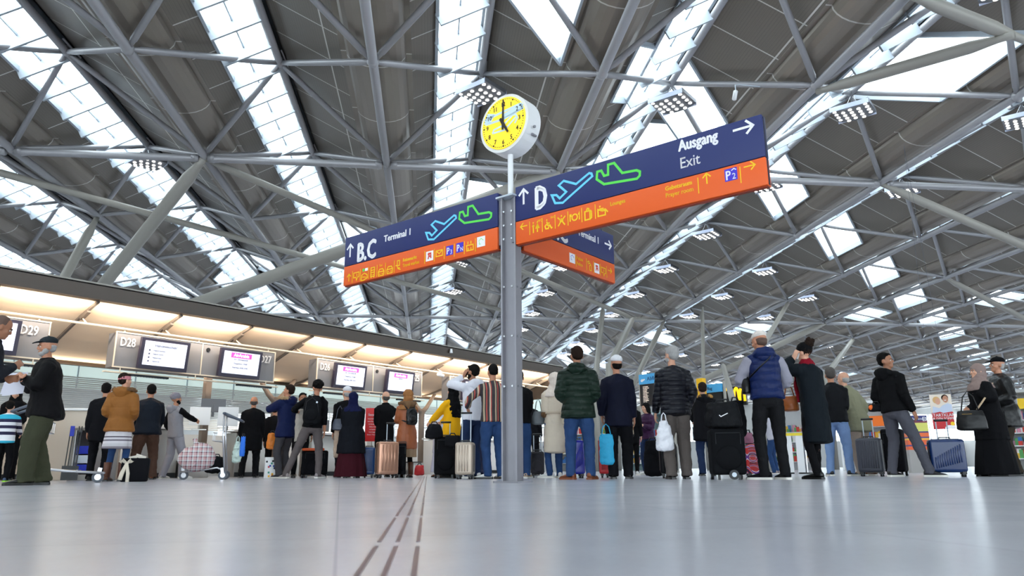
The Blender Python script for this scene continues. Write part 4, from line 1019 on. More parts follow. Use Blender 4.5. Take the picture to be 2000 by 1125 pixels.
        if arm:
            for sg in (-1, 1):
                a, e, t2 = sc(sh[sg]), sc(el[sg]), sc(wr[sg])
                sl.loft([(a, (.052+t)*s*arm, (.054+t)*s*arm), (a.lerp(e, .5), (.048+t)*s*arm, (.048+t)*s*arm), (e, (.045+t*.8)*s*arm, (.045+t*.8)*s*arm)], n=12, ref=V((0, 1, .1)))
                end = e.lerp(t2, o_.get('cuff', .97))
                sl.loft([(e, (.045+t*.8)*s*arm, (.045+t*.8)*s*arm), (e.lerp(end, .5), (.042+t*.75)*s*arm, (.042+t*.75)*s*arm), (end, (.034+t*.55)*s, (.036+t*.55)*s)], n=12, ref=V((0, 1, .1)), capr=.15)
        nm = o_.get('name', 'jacket')
        blob(g, nm, m_, r, vox=.012, it=3, folds=o_.get('folds', .022), fscale=o_.get('fs', .11))
        if sl is not g: blob(sl, 'sleeve', ms, r, vox=.012, it=3, folds=.02, fscale=.09)
        if o_.get('hood'):
            g = MB(); g.loft([(T((-.10, -.05, 1.43)), .05*s, .045*s), (T((-.07, -.12, 1.46)), .06*s, .05*s), (T((0, -.145, 1.455)), .075*s, .055*s), (T((.07, -.12, 1.46)), .06*s, .05*s), (T((.10, -.05, 1.43)), .05*s, .045*s)], n=12, ref=V((0, 0, 1)))
            g.ell(T((0, -.12, 1.42)), (.10*s, .06*s, .09*s), 14, 10)
            ho = blob(g, 'hood', o_.get('hoodm', m_), r, vox=.012, folds=.02)
            if o_.get('fur'):
                g = MB()
                for k in range(26):
                    a = PI*(k/25.0)*1.12-.19; c = T((-.155*math.cos(a), .03-.175*math.sin(a), 1.475+.01*math.sin(3*a)))
                    g.ell(c, (.036*s, .036*s, .034*s), 8, 6)
                blob(g, 'fur_trim', o_['fur'], ho, vox=.009, it=1, folds=.045, fscale=.016)
    # ---- shoes
    if shoes:
        for k, sg in ((0, -1), (1, 1)):
            fx, fy, fa = feet[k]; fr_ = R(fa); sm = shoes[0]; so = shoes[1]; boot = len(shoes) > 2 and shoes[2]
            M_ = Matrix.Rotation(-fr_, 3, 'Z'); q = lambda x, y_, z: G(V((fx, fy, 0)) + M_ @ V((x, y_, z)))
            g = MB(); secs = [(-.075, .030, .075, .02), (-.06, .036, .095, .02), (-.02, .038, .098, .02), (.04, .040, .085, .02), (.10, .046, .065, .02), (.16, .046, .050, .02), (.195, .034, .040, .02), (.21, .016, .032, .022)]
            rr = []
            for y_, hw, hz, zb in secs:
                rr.append([q(hw*math.cos(a)*(1 if math.sin(a) < 0 else .92), y_, zb+(hz-zb)*.5*(1+math.sin(a))) for a in [2*PI*j/14 for j in range(14)]])
            g.rings(rr)
            if boot: g.loft([(q(0, -.02, .06), .052*s, .058*s), (q(0, -.02, .20), .054*s, .058*s), (q(0, -.015, .30), .060*s, .062*s)], n=14, capr=.05)
            sh_ = g.build('shoe' if not boot else 'boot', sm, r, smooth=True)
            g = MB(); secs = [(-.082, .026), (-.07, .038), (-.02, .042), (.05, .042), (.11, .049), (.165, .048), (.20, .036), (.218, .014)]
            rr = [[q(sx*hw, y_, z) for sx, z in ((-1, 0), (1, 0), (1.04, .014), (1.0, .026), (-1.0, .026), (-1.04, .014))] for y_, hw in secs]
            g.rings(rr); g.build('sole', so, sh_)
    # ---- hair and headgear
    for hk in ([hair] if hair and isinstance(hair[0], str) else (hair or [])):
        kind, m_ = hk[0], hk[1]; g = MB()
        EE = lambda c, r_, n=14, m2=10: g.ell(Hh(c), tuple(q*s*1.05 for q in r_), n, m2, rot=RH)
        if kind == 'short':
            EE((0, -.022, 1.677), (.081, .094, .088)); EE((0, -.045, 1.63), (.074, .062, .06)); EE((-.045, .035, 1.725), (.03, .035, .02), 8, 6); EE((.045, .035, 1.725), (.03, .035, .02), 8, 6); EE((0, .045, 1.73), (.04, .03, .018), 8, 6)
            blob(g, 'hair', m_, r, vox=.009, it=1, folds=.010, fscale=.012)
        elif kind == 'shaved':
            EE((0, -.019, 1.668), (.0775, .0905, .088)); EE((0, -.04, 1.625), (.071, .062, .05)); blob(g, 'hair', m_, r, vox=.009, it=1)
        elif kind == 'fringe':     # bald crown, hair around the back
            EE((0, -.026, 1.628), (.0755, .073, .043)); EE((0, -.035, 1.60), (.066, .055, .04))
            blob(g, 'hair', m_, r, vox=.009, it=1)
        elif kind == 'curly':
            random.seed(5)
            for k in range(70):
                a, b_ = random.uniform(-PI, PI), random.uniform(-.25, 1.4)
                c = (.085*math.cos(b_)*math.cos(a), -.018+.10*math.cos(b_)*math.sin(a), 1.685+.085*math.sin(b_))
                if c[1] > .05 and c[2] < 1.71: continue
                EE(c, (.026, .026, .024), 7, 5)
            EE((0, -.02, 1.68), (.084, .10, .09)); blob(g, 'hair', m_, r, vox=.008, it=0, folds=.012, fscale=.012)
        elif kind == 'long':
            EE((0, -.022, 1.675), (.088, .102, .092)); EE((0, -.055, 1.58), (.085, .065, .12)); EE((0, -.065, 1.47), (.088, .05, .09))
            EE((-.072, .0, 1.60), (.022, .055, .10)); EE((.072, .0, 1.60), (.022, .055, .10)); blob(g, 'hair', m_, r, vox=.009, it=2, folds=.010, fscale=.02)
        elif kind == 'bun':
            EE((0, -.02, 1.67), (.080, .095, .088)); EE((0, -.10, 1.735), (.062, .058, .055)); EE((.02, -.14, 1.76), (.035, .035, .03)); EE((-.03, -.12, 1.78), (.03, .03, .03)); blob(g, 'hair', m_, r, vox=.008, it=0, folds=.03, fscale=.02)
        elif kind == 'hijab':
            EE((0, -.026, 1.662), (.098, .112, .103)); EE((0, -.03, 1.57), (.095, .10, .10)); EE((0, .012, 1.50), (.085, .095, .05))
            g.loft([(Hh((0, -.01, 1.56)), .088*s, .098*s), (T((0, -.005, 1.475)), .115*s, .112*s), (T((0, -.0, 1.42)), .19*s, .145*s*w**.5), (T((0, 0, 1.34)), .225*s, .168*s*w**.5)], n=18, capr=.1)
            blob(g, 'headscarf', m_, r, vox=.011, it=2, folds=.022, fscale=.06)
        elif kind == 'hijablong':
            EE((0, -.028, 1.662), (.098, .112, .103)); EE((0, -.03, 1.57), (.10, .10, .11))
            g.loft([(Hh((0, -.02, 1.56)), .092*s, .10*s), (T((0, -.02, 1.44)), .14*s, .13*s), (T((0, -.02, 1.30)), .17*s, .155*s), (T((0, -.02, 1.12)), .15*s, .16*s)], n=18, capr=.1)
            blob(g, 'headscarf', m_, r, vox=.011, it=2, folds=.035, fscale=.07)
        elif kind == 'cap':
            EE((0, -.014, 1.698), (.080, .098, .060)); g.loft([(Hh((0, .06, 1.698)), .068*s, .009*s), (Hh((0, .12, 1.690)), .064*s, .008*s), (Hh((0, .158, 1.678)), .042*s, .006*s)], n=14, ref=RH @ V((1, 0, 0)))
            EE((0, -.012, 1.768), (.01, .01, .006), 8, 6); blob(g, 'cap', m_, r, vox=.007, it=2)
        elif kind == 'skullcap':
            g.loft([(Hh((0, -.012, 1.69)), .086*s, .101*s), (Hh((0, -.014, 1.715)), .087*s, .102*s), (Hh((0, -.014, 1.745)), .078*s, .092*s), (Hh((0, -.014, 1.765)), .05*s, .06*s)], n=24, ref=RH @ V((1, 0, 0)), capr=.3); blob(g, 'skullcap', m_, r, vox=.008, it=1)
        elif kind == 'beanie':
            EE((0, -.018, 1.685), (.090, .105, .088)); g.loft([(Hh((0, -.016, 1.665)), .091*s, .107*s), (Hh((0, -.018, 1.69)), .093*s, .108*s)], n=20, ref=RH @ V((1, 0, 0)), capr=.1); blob(g, 'beanie', m_, r, vox=.009, it=2, folds=.012, fscale=.03)
        elif kind == 'headband':
            g.loft([(Hh((0, -.012, 1.648)), .087*s, .107*s), (Hh((0, -.014, 1.705)), .084*s, .100*s)], n=24, ref=RH @ V((1, 0, 0)), capr=.1); blob(g, 'headband', m_, r, vox=.008, it=2, folds=.01, fscale=.03)
        elif kind == 'beard':
            EE((0, .047, 1.553), (.047, .049, .038)); EE((-.05, .03, 1.578), (.020, .035, .035)); EE((.05, .03, 1.578), (.020, .035, .035)); EE((0, .092, 1.590), (.028, .010, .005), 8, 6); blob(g, 'beard', m_, r, vox=.008, it=1, folds=.006, fscale=.01)
        elif kind == 'moustache':
            EE((0, .100, 1.592), (.028, .010, .007), 10, 6); g.build('moustache', m_, r, smooth=True)
        elif kind == 'scarf':
            g.loft([(T((0, .0, 1.43)), .10*s, .10*s), (T((0, .01, 1.47)), .098*s, .10*s), (T((0, .012, 1.515)), .085*s, .088*s)], n=18)
            g.loft([(T((-.05, .12, 1.44)), .045*s, .02*s), (T((-.07, .165, 1.25)), .05*s, .018*s), (T((-.07, .16, 1.0)), .05*s, .018*s)], n=10)
            blob(g, 'scarf', m_, r, vox=.01, it=2, folds=.03, fscale=.04)
    # local-frame helpers for held things
    mw = Matrix.Translation(pos) @ Matrix.Rotation(-R(az_), 4, 'Z')
    info = dict(root=r, s=s, hand={sg: mw @ hands[sg][0] for sg in (-1, 1)}, P=lambda v: mw @ T(v), Hd=lambda v: mw @ Hh(v), G=lambda v: mw @ G(v), az=az_, pos=pos, hl=hands, mw=mw, wrist={sg: mw @ sc(wr[sg]) for sg in (-1, 1)}, el={sg: mw @ sc(el[sg]) for sg in (-1, 1)})
    return info
H_blk = mat('hair_black', (14, 11, 10), rough=.8, spec=.15, bump=.5, bscale=200); H_brn = mat('hair_brown', (38, 26, 20), rough=.8, spec=.15, bump=.5, bscale=200)
H_gry = mat('hair_grey', (168, 166, 164), rough=.7, bump=.5, bscale=200, var=.15, vscale=40); H_stb = mat('hair_stubble', (92, 70, 60), rough=.8); H_dgry = mat('hair_dark_grey', (72, 66, 62), rough=.7, bump=.4, bscale=200, var=.2, vscale=40)
black = cloth('black', (13, 13, 16)); black2 = cloth('soft_black', (18, 18, 22)); navy = cloth('navy', (18, 26, 58)); dnavy = cloth('dark_navy', (14, 17, 32))
jeans = cloth('jeans', (44, 68, 108), var=.3); jeansd = cloth('dark_jeans', (34, 48, 78), var=.2); jeansl = cloth('light_jeans', (122, 148, 190), var=.2)
greyt = cloth('grey_trousers', (96, 88, 88), var=.1); greyd = cloth('charcoal', (66, 64, 68)); white_c = cloth('white', (226, 226, 230))
S_wht = mat('shoe_white', (222, 220, 216), rough=.5); S_blk = mat('shoe_black', (16, 15, 15), rough=.3); S_brn = mat('shoe_brown', (122, 66, 36), rough=.45); S_grey = mat('shoe_grey', (150, 140, 140), rough=.6); S_solew = mat('sole_white', (225, 222, 214), rough=.6)
leather = mat('black_leather', (8, 8, 10), rough=.36, spec=.35, bump=.12, bscale=60)
furt = mat('fur_tan', (170, 140, 104), rough=.9, bump=.8, bscale=150, var=.3, vscale=60); furb = mat('fur_brown', (120, 88, 58), rough=.9, bump=.8, bscale=150, var=.3, vscale=60); furo = mat('fur_golden', (190, 142, 74), rough=.9, bump=.8, bscale=150, var=.3, vscale=60)
corduroy = cloth('olive_corduroy', (66, 68, 52), var=.12)
P = {}
st = ((-.10, 0, -8), (.10, .02, 8))
# 1 man at the left edge, turned to the right, passing a phone
P[1] = person('balding man in dark hoodie with olive collar at the left edge, reaching out a phone', 16, 617, 1.80, 82, S='tan', lean=6, head=(4, 16), arms=(((.02, .20, 1.12), (.5, -1, -.3)), ((-.02, .25, 1.26), (.6, -.6, -.8))),
  top_=dict(m=cloth('dark_hoodie', (38, 40, 46)), t=.026, hem=.86, hood=1, hoodm=cloth('olive', (104, 104, 84)), collar=.05, name='hoodie'), legs=('trousers', cloth('light_grey_sweat', (166, 168, 178)), 1.25), hair=('shaved', H_stb), shoes=(S_grey, S_solew))
# 2 older man with flat cap
P[2] = person('older man in black cap, black jacket and olive corduroy trousers holding papers, left', 93, 658, 1.76, -98, S='mid', w=1.16, lean=5, head=(-4, 2), arms=(((.0, .24, 1.26), (.7, -.3, -.8)), ((.02, .22, 1.24), (1, -.3, -.6))), feet=((-.13, .12, -6), (.12, -.10, 14)),
  top_=dict(m=cloth('black_jacket', (17, 16, 18), rough=.7), t=.040, hem=.78, flare=1.18, arm=1.12, collar=.04), legs=('trousers', corduroy, 1.5), hair=[('fringe', H_gry), ('cap', cloth('cap_slate', (40, 46, 50))), ('beard', H_gry)], shoes=(S_blk, S_blk), hipy=-.01)
# 3 woman in black headscarf behind, with a child in a striped top
P[3] = person('woman in black headscarf far left, looking down behind the child', 33, 753, 1.60, -170, S='light', head=(0, 25), arms=('front', 'front'), top_=dict(m=black, t=.03, hem=.7, name='coat'), legs=('trousers', black, 1.2), hair=('hijab', black), shoes=(S_blk, S_blk), female=True, hi=False)
P[4] = person('child in white, teal and dark striped sweater at the left edge', 22, 784, 1.27, 15, S='light', arms=('forward', 'forward'), top_=dict(m=bands('child_stripes', [(0, (232, 232, 236)), (.12, (34, 30, 66)), (.24, (232, 232, 236)), (.36, (34, 30, 66)), (.48, (232, 232, 236)), (.6, (34, 30, 66)), (.72, (40, 170, 200)), (.9, (232, 232, 236))], scale=.42, off=-.62), t=.03, hem=.84, name='sweater', collar=.02), legs=('trousers', black, 1.15), hair=('short', H_blk), shoes=(mat('shoe_lime', (60, 80, 110)), mat('sole_lime', (150, 220, 40))), hi=False)
# 5 woman in brown coat
P[5] = person('woman in brown quilted parka with pink headband, striped scarf skirt and boots', 246, 730, 1.66, 22, S='light', head=(38, 0), arms=('jpocket', 'jpocket'), female=True, w=1.1,
  top_=dict(m=quilted('parka_brown', (142, 90, 38), pitch=.16, rough=.6, strength=.4), t=.045, hem=.80, flare=1.2, arm=1.15, hood=1, fur=furb, name='parka'), legs=('skirt', bands('scarf_skirt', [(0, (215, 210, 214)), (.12, (120, 112, 122)), (.2, (215, 210, 214)), (.3, (84, 76, 88)), (.36, (215, 210, 214)), (.6, (140, 132, 140)), (.85, (200, 196, 200))], scale=.30, off=.1), 1, .52, .22, jeans), hair=[('short', H_brn), ('headband', cloth('pink_knit', (205, 132, 140)))], shoes=(mat('boot_brown', (92, 52, 34), rough=.5), S_blk, True))
P[6] = person('broad man in dark navy jacket and brown trousers seen from behind, beside the brown parka', 297, 752, 1.73, -4, S='mid', w=1.22, lean=4, arms=(((.20, .3, .95), (1, -.6, 0)), ((.20, .3, .95), (1, -.6, 0))), feet=((-.17, 0, -12), (.17, 0, 12)), top_=dict(m=cloth('navy_jacket', (20, 26, 36), rough=.6), t=.04, hem=.82, flare=1.1, arm=1.15), legs=('trousers', cloth('brown_trousers', (78, 56, 46)), 1.35), hair=('short', H_blk), shoes=(S_brn, S_blk))
P[7] = person('bearded man in grey beanie and light grey tracksuit trousers leaning on the counter', 345, 768, 1.68, 58, S='mid', lean=-6, head=(18, 4), arms=('pocket', ((.0, .50, 1.14), (.5, -.6, -.8))), feet=((-.16, -.10, -20), (.18, .12, 18)), top_=dict(m=cloth('grey_hoodie', (150, 148, 154)), t=.028, hem=.84, sleeve=black2, hood=1, name='hoodie'), legs=('trousers', cloth('grey_sweat', (158, 156, 164)), 1.25), hair=[('beanie', cloth('beanie_grey', (136, 132, 142))), ('beard', H_blk)], shoes=(S_wht, S_solew))
P[8] = person('bald man in long black coat seen from behind, right of the tall luggage cart', 497, 775, 1.72, 2, S='mid', w=1.18, arms=('down', 'down'), feet=((-.15, 0, -10), (.14, 0, 10)), top_=dict(m=black, t=.04, hem=.60, flare=1.1, arm=1.2, name='coat'), legs=('trousers', black2, 1.25), hair=('fringe', H_dgry), shoes=(S_blk, S_blk))
P[9] = person('man in navy parka with pale fur hood and grey jeans, facing left', 566, 752, 1.80, -42, S='mid', arms=(((.02, .22, 1.40), (1, .2, -.6)), 'pocket'), head=(-25, -4), feet=((-.10, 0, 0), (.10, .05, 20)), top_=dict(m=cloth('navy_parka', (18, 28, 66), rough=.6), t=.048, hem=.76, flare=1.12, arm=1.15, hood=1, fur=furt, name='parka'), legs=('trousers', greyd, 1.15), hair=('short', H_brn), shoes=(S_blk, S_solew))
P[10] = person('curly-haired man in black shirt and grey trousers standing with legs spread, wearing a backpack', 622, 745, 1.82, 8, S='mid', arms=(((.30, .22, 1.16), (.8, -.8, -.3)), 'down'), head=(-20, 4), feet=((-.42, .02, -40), (.16, -.02, 25)), side=5, top_=dict(m=black, t=.018, hem=.90, name='shirt', cuff=.55), legs=('trousers', greyt, 1.1), hair=('curly', H_blk), shoes=(S_grey, S_solew))
P[11] = person('small dark-haired person glimpsed between the navy parka and the backpack', 592, 768, 1.74, 170, S='tan', arms=('down', 'down'), top_=dict(m=black2, t=.03, hem=.8), legs=('trousers', black2), hair=('short', H_blk), shoes=(S_blk, S_blk), hi=False)
P[12] = person('man with white skullcap and black coat behind the woman in the maroon skirt', 678, 757, 1.84, -12, S='light', arms=('down', 'front'), head=(-15, 0), top_=dict(m=black, t=.04, hem=.60, arm=1.1, name='coat'), legs=('trousers', black2, 1.1), hair=[('fringe', H_gry), ('skullcap', cloth('white_cap', (225, 225, 230)))], shoes=(S_blk, S_blk))
P[13] = person('woman in navy headscarf, long black cardigan and maroon skirt with handbag', 691, 767, 1.60, 6, S='light', w=1.3, female=True, arms=('front', 'front'), top_=dict(m=cloth('cardigan', (18, 20, 26)), t=.055, hem=.50, flare=1.32, arm=1.15, name='cardigan'), legs=('skirt', cloth('maroon', (58, 16, 26)), 1, .03, .33), hair=('hijab', cloth('navy_scarf', (22, 26, 62))), shoes=(S_blk, S_blk))
P[14] = person('bald man in black coat with raised collar, left of the tan coat', 754, 765, 1.75, -18, S='light', w=1.05, arms=('front', 'front'), top_=dict(m=black, t=.04, hem=.62, arm=1.1, collar=.06, name='coat'), legs=('trousers', black2, 1.2), hair=('fringe', H_dgry), shoes=(S_blk, S_blk))
P[15] = person('woman in tan leather coat and brown headscarf with small black backpack', 796, 762, 1.66, -22, S='light', female=True, w=1.08, arms=('read', 'read'), head=(-8, 4), top_=dict(m=mat('tan_leather', (156, 84, 44), rough=.5, bump=.12, bscale=60, var=.05), t=.035, hem=.56, flare=1.18, arm=1.1, hood=1, hoodm=furb, fur=furb, name='coat'), legs=('skirt', cloth('pleated_beige', (160, 134, 108)), 1, .40, .21, black), hair=('hijab', cloth('brown_scarf', (158, 108, 66))), shoes=(mat('boot_tan', (96, 58, 38), rough=.4), S_blk, True))
P[16] = person('woman in yellow sweater and long black headscarf, facing left', 884, 752, 1.64, -48, S='light', female=True, w=1.08, arms=('forward', 'forward'), top_=dict(m=cloth('yellow_sweater', (240, 176, 24)), t=.035, hem=.78, flare=1.1, arm=1.15, name='sweater'), legs=('skirt', black, 1, .05, .24), hair=('hijablong', black), shoes=(S_blk, S_blk))
P[17] = person('child in white headscarf and pale dress half hidden behind the yellow sweater', 861, 795, 1.36, -30, S='light', female=True, arms=('front', 'front'), top_=dict(m=cloth('pale_lilac', (206, 202, 216)), t=.03, hem=.6, flare=1.2, name='dress'), legs=('skirt', cloth('pale_lilac', (206, 202, 216)), 1, .12, .24), hair=('hijab', cloth('white_scarf', (222, 222, 226))), shoes=(S_brn, S_blk), hi=False)
P[18] = person('man in white hoodie talking on a phone, behind the striped shirt', 924, 713, 1.90, -35, S='tan', arms=('phone', 'down'), head=(-18, 0), top_=dict(m=cloth('white_hoodie', (224, 224, 232)), t=.028, hem=.88, hood=1, name='hoodie'), legs=('trousers', jeansd, 1.15), hair=[('short', H_blk), ('beard', H_blk)], shoes=(S_wht, S_solew))
P[19] = person('man in vertically striped shirt and blue jeans beside the post', 962, 712, 1.76, -14, S='mid', w=1.12, arms=(((.34, .30, 1.10), (.8, -.8, -.2)), 'down'), head=(-8, 4), feet=((-.08, 0, -70), (.13, .0, -10)), top_=dict(m=bands('vertical_stripes', [(0, (52, 46, 50)), (.3, (178, 160, 132)), (.42, (52, 46, 50)), (.52, (176, 74, 62)), (.62, (52, 46, 50)), (.8, (196, 178, 152)), (.92, (176, 74, 62))], axis=0, scale=.17, off=.3), t=.022, hem=.86, name='shirt', arm=1.05), legs=('trousers', jeans, 1.2), hair=('shaved', H_blk), shoes=(S_wht, S_blk))
P[20] = person('person in black top and blue jeans mostly hidden behind the post', 1013, 724, 1.74, 0, S='mid', w=1.15, arms=('front', 'front'), feet=((-.10, 0, 0), (.12, 0, 20)), top_=dict(m=black, t=.028, hem=.88), legs=('trousers', jeans, 1.2), hair=('short', H_blk), shoes=(mat('shoe_beige', (196, 168, 140)), S_solew))
P[21] = person('woman in cream belted coat and cream headscarf seen from behind', 1081, 729, 1.70, -20, S='light', female=True, arms=('front', 'front'), head=(-30, 0), top_=dict(m=cloth('cream_coat', (214, 200, 180), bump=.2), t=.028, hem=.42, flare=1.12, arm=1.2, name='coat'), legs=('trousers', jeans, 1.0), hair=('hijab', cloth('cream_scarf', (218, 204, 192))), shoes=(S_wht, S_solew), feet=((-.10, 0, -55), (.08, .02, 10)))
q = P[21]; iv = q['mw'].inverted(); g = MB()
g.loft([(iv @ q['P']((0, 0, 1.05)), .178*q['s'], .142*q['s']), (iv @ q['P']((0, 0, 1.09)), .176*q['s'], .140*q['s'])], n=28, capr=.05)
g.loft([(iv @ q['P']((.08, -.15, 1.07)), .03, .012), (iv @ q['P']((.10, -.19, 1.0)), .03, .01), (iv @ q['P']((.09, -.19, .88)), .03, .01)], n=8)
g.build('belt', cloth('cream_belt', (200, 184, 162)), q['root'], smooth=True)
P[22] = person('tall man in dark green puffer jacket and blue jeans seen from behind', 1126, 678, 1.84, 3, S='mid', w=1.10, head=(-18, 0), arms=('jpocket', 'jpocket'), feet=((-.12, .02, -45), (.14, 0, 18)), top_=dict(m=quilted('green_puffer', (13, 33, 23), pitch=.085), t=.052, hem=.80, flare=1.08, arm=1.28, hood=1), legs=('trousers', jeans, 1.2), hair=('short', H_brn), shoes=(S_brn, S_brn))
P[23] = person('man in navy suit jacket and white knitted skullcap holding a blue bag', 1203, 697, 1.76, 0, S='mid', w=1.08, head=(-22, 0), arms=(((.24, .06, .90), (.4, -1, 0)), 'down'), top_=dict(m=cloth('navy_suit', (17, 20, 38), rough=.7), t=.030, hem=.74, arm=1.1, name='suit_jacket'), legs=('trousers', black2, 1.35), hair=[('fringe', H_blk), ('skullcap', mat('knit_white', (224, 224, 228), rough=.8, bump=.8, bscale=60))], shoes=(S_blk, S_blk))
P[24] = person('young woman in purple jacket with long dark hair, further back', 1259, 787, 1.58, -150, S='light', female=True, head=(20, 10), arms=('read', 'read'), feet=((-.12, .05, -30), (.12, 0, 20)), top_=dict(m=quilted('purple_jacket', (54, 20, 58), pitch=.1), t=.04, hem=.86, arm=1.2, hood=1, hoodm=mat('fur_white', (210, 206, 210), rough=.9, bump=.6, bscale=120)), legs=('trousers', jeansd, .9), hair=('long', H_blk), shoes=(S_wht, S_solew))
P[25] = person('person in black with a striped bag, hidden behind the navy suit jacket', 1229, 775, 1.62, 0, S='light', arms=('down', 'down'), top_=dict(m=black, t=.03, hem=.7), legs=('trousers', black, .9), hair=('long', H_blk), shoes=(S_wht, S_solew), hi=False)
P[26] = person('grey-haired man in dark quilted jacket and grey trousers holding a white plastic bag', 1311, 678, 1.80, -12, S='light', w=1.08, lean=5, head=(-28, -3), arms=(((.23, .20, .88), (.4, -1, 0)), 'pocket'), top_=dict(m=quilted('dark_down_jacket', (17, 18, 27), pitch=.065, rough=.4), t=.034, hem=.82, arm=1.1), legs=('trousers', cloth('taupe_trousers', (98, 90, 86)), 1.35), hair=[('short', H_gry), ('beard', H_gry)], shoes=(S_blk, S_blk))
P[27] = person('person in black parka with golden fur hood and jeans, behind the big black luggage', 1371, 748, 1.70, -8, S='light', w=1.18, arms=('forward', 'forward'), top_=dict(m=black2, t=.05, hem=.66, arm=1.2, hood=1, fur=furo, name='parka'), legs=('trousers', jeansd, 1.2), hair=('short', H_brn), shoes=(S_blk, S_blk))
P[28] = person('man in navy quilted vest, grey sweater and off-white cap, tallest on the right', 1478, 648, 1.86, -14, S='mid', w=1.02, lean=6, head=(-30, 12), arms=(((.10, .26, 1.12), (1, -.6, -.2)), ((.10, .26, 1.10), (1, -.6, -.2))), feet=((-.10, .02, -60), (.12, -.02, -15)), top_=dict(m=quilted('navy_vest', (14, 32, 80), pitch=.10), t=.042, hem=.92, sleeve=cloth('grey_knit', (150, 148, 160)), hood=1, arm=.98, name='vest'), legs=('trousers', cloth('black_jeans', (24, 24, 26)), 1.12), hair=[('fringe', H_stb), ('cap', cloth('cap_offwhite', (222, 214, 206)))], shoes=(black2, S_solew))
P[29] = person('woman in long dark coat, black headband and red scarf talking on a white phone', 1566, 672, 1.72, -50, S='light', female=True, w=1.05, lean=5, head=(-12, 5), arms=('phone', 'front'), feet=((-.14, -.06, -10), (.12, .16, 10)), top_=dict(m=cloth('petrol_coat', (15, 22, 28), rough=.7), t=.04, hem=.46, flare=1.02, arm=1.15, name='coat'), legs=('trousers', black, .92), hair=[('bun', H_brn), ('beanie', black), ('scarf', cloth('red_scarf', (132, 20, 36)))], shoes=(S_blk, S_blk))
P[30] = person('man in black jacket and light blue jeans seen from behind', 1620, 719, 1.76, 4, S='mid', w=1.12, head=(-12, 0), arms=('front', 'front'), feet=((-.15, .02, -20), (.15, 0, 20)), top_=dict(m=cloth('black_jacket2', (15, 16, 20), rough=.6), t=.034, hem=.86, arm=1.15, collar=.05), legs=('trousers', jeansl, 1.15), hair=('short', H_dgry), shoes=(S_blk, S_solew))
P[31] = person('man in khaki jacket and beige trousers leaning in to talk, facing left', 1644, 725, 1.76, -60, S='light', lean=16, head=(0, -10), arms=('front', 'pocket'), feet=((-.08, -.02, 0), (.12, -.08, 10)), top_=dict(m=cloth('khaki_jacket', (138, 136, 112)), t=.05, hem=.72, flare=1.25, arm=1.15), legs=('trousers', cloth('beige_trousers', (170, 152, 138)), 1.35), hair=('fringe', H_gry), shoes=(S_brn, S_solew), hipy=-.02)
P[32] = person('boy or woman in grey sweatshirt and jeans bending behind the man in the navy vest', 1490, 790, 1.50, -60, S='light', lean=14, arms=(((.18, .44, 1.0), (.5, -.6, -.6)), 'down'), top_=dict(m=cloth('pale_grey_sweat', (186, 184, 194)), t=.03, hem=.84, name='sweatshirt'), legs=('trousers', jeans, 1.0), hair=('short', H_brn), shoes=(S_grey, S_solew), hi=False)
P[33] = person('young man in black hoodie and grey trousers looking over his shoulder to the right', 1727, 690, 1.80, 38, S='tan', w=1.02, head=(72, 2), arms=('jpocket', 'relax'), feet=((-.16, .0, 0), (.30, .16, 62)), side=-4, top_=dict(m=cloth('black_hoodie', (14, 14, 16)), t=.036, hem=.90, arm=1.15, hood=1, name='hoodie'), legs=('trousers', cloth('slate_trousers', (78, 78, 86)), 1.15), hair=('short', H_blk), shoes=(S_blk, S_solew))
P[34] = person('woman in long black robe and taupe headscarf with a dark handbag', 1905, 711, 1.60, -118, S='light', female=True, w=1.34, lean=6, head=(-8, -4), arms=('strap', 'front'), top_=dict(m=black, t=.045, hem=.55, flare=1.15, arm=1.25, name='coat'), legs=('robe', black, 1, .03, .34), hair=('hijab', cloth('taupe_scarf', (142, 122, 116))), shoes=(S_blk, S_blk))
P[35] = person('man with grey moustache in black leather jacket and black cap at the right edge', 1945, 698, 1.78, -104, S='mid', w=1.2, head=(-14, 0), arms=('jpocket', 'jpocket'), feet=((-.12, 0, 0), (.12, .02, 10)), top_=dict(m=leather, t=.046, hem=.70, flare=1.15, arm=1.2, collar=.05), legs=('trousers', cloth('olive_brown', (54, 48, 40)), 1.4), hair=[('fringe', H_gry), ('cap', black), ('moustache', H_gry)], shoes=(S_blk, S_blk))
# people standing further back, glimpsed between the others
back = [(1035, 776, 1.72, None, 'person in black standing far back left of the cream coat'), (538, 792, 1.65, None, 'person in black between the bald man in the long coat and the navy parka'), (203, 800, 1.60, 14.3, 'person in black half hidden behind the brown parka'), (1098, 780, 1.70, None, 'person in black just behind the cream coat')]
for x, y, h, d_, lb in back:
    person(lb, x, y, h, 10, S='mid', dist=d_, w=1.05, arms=('down', 'down'), top_=dict(m=black2, t=.04, hem=.7), legs=('trousers', black2, 1.15), hair=('short', H_blk), shoes=(S_blk, S_blk), hi=False)
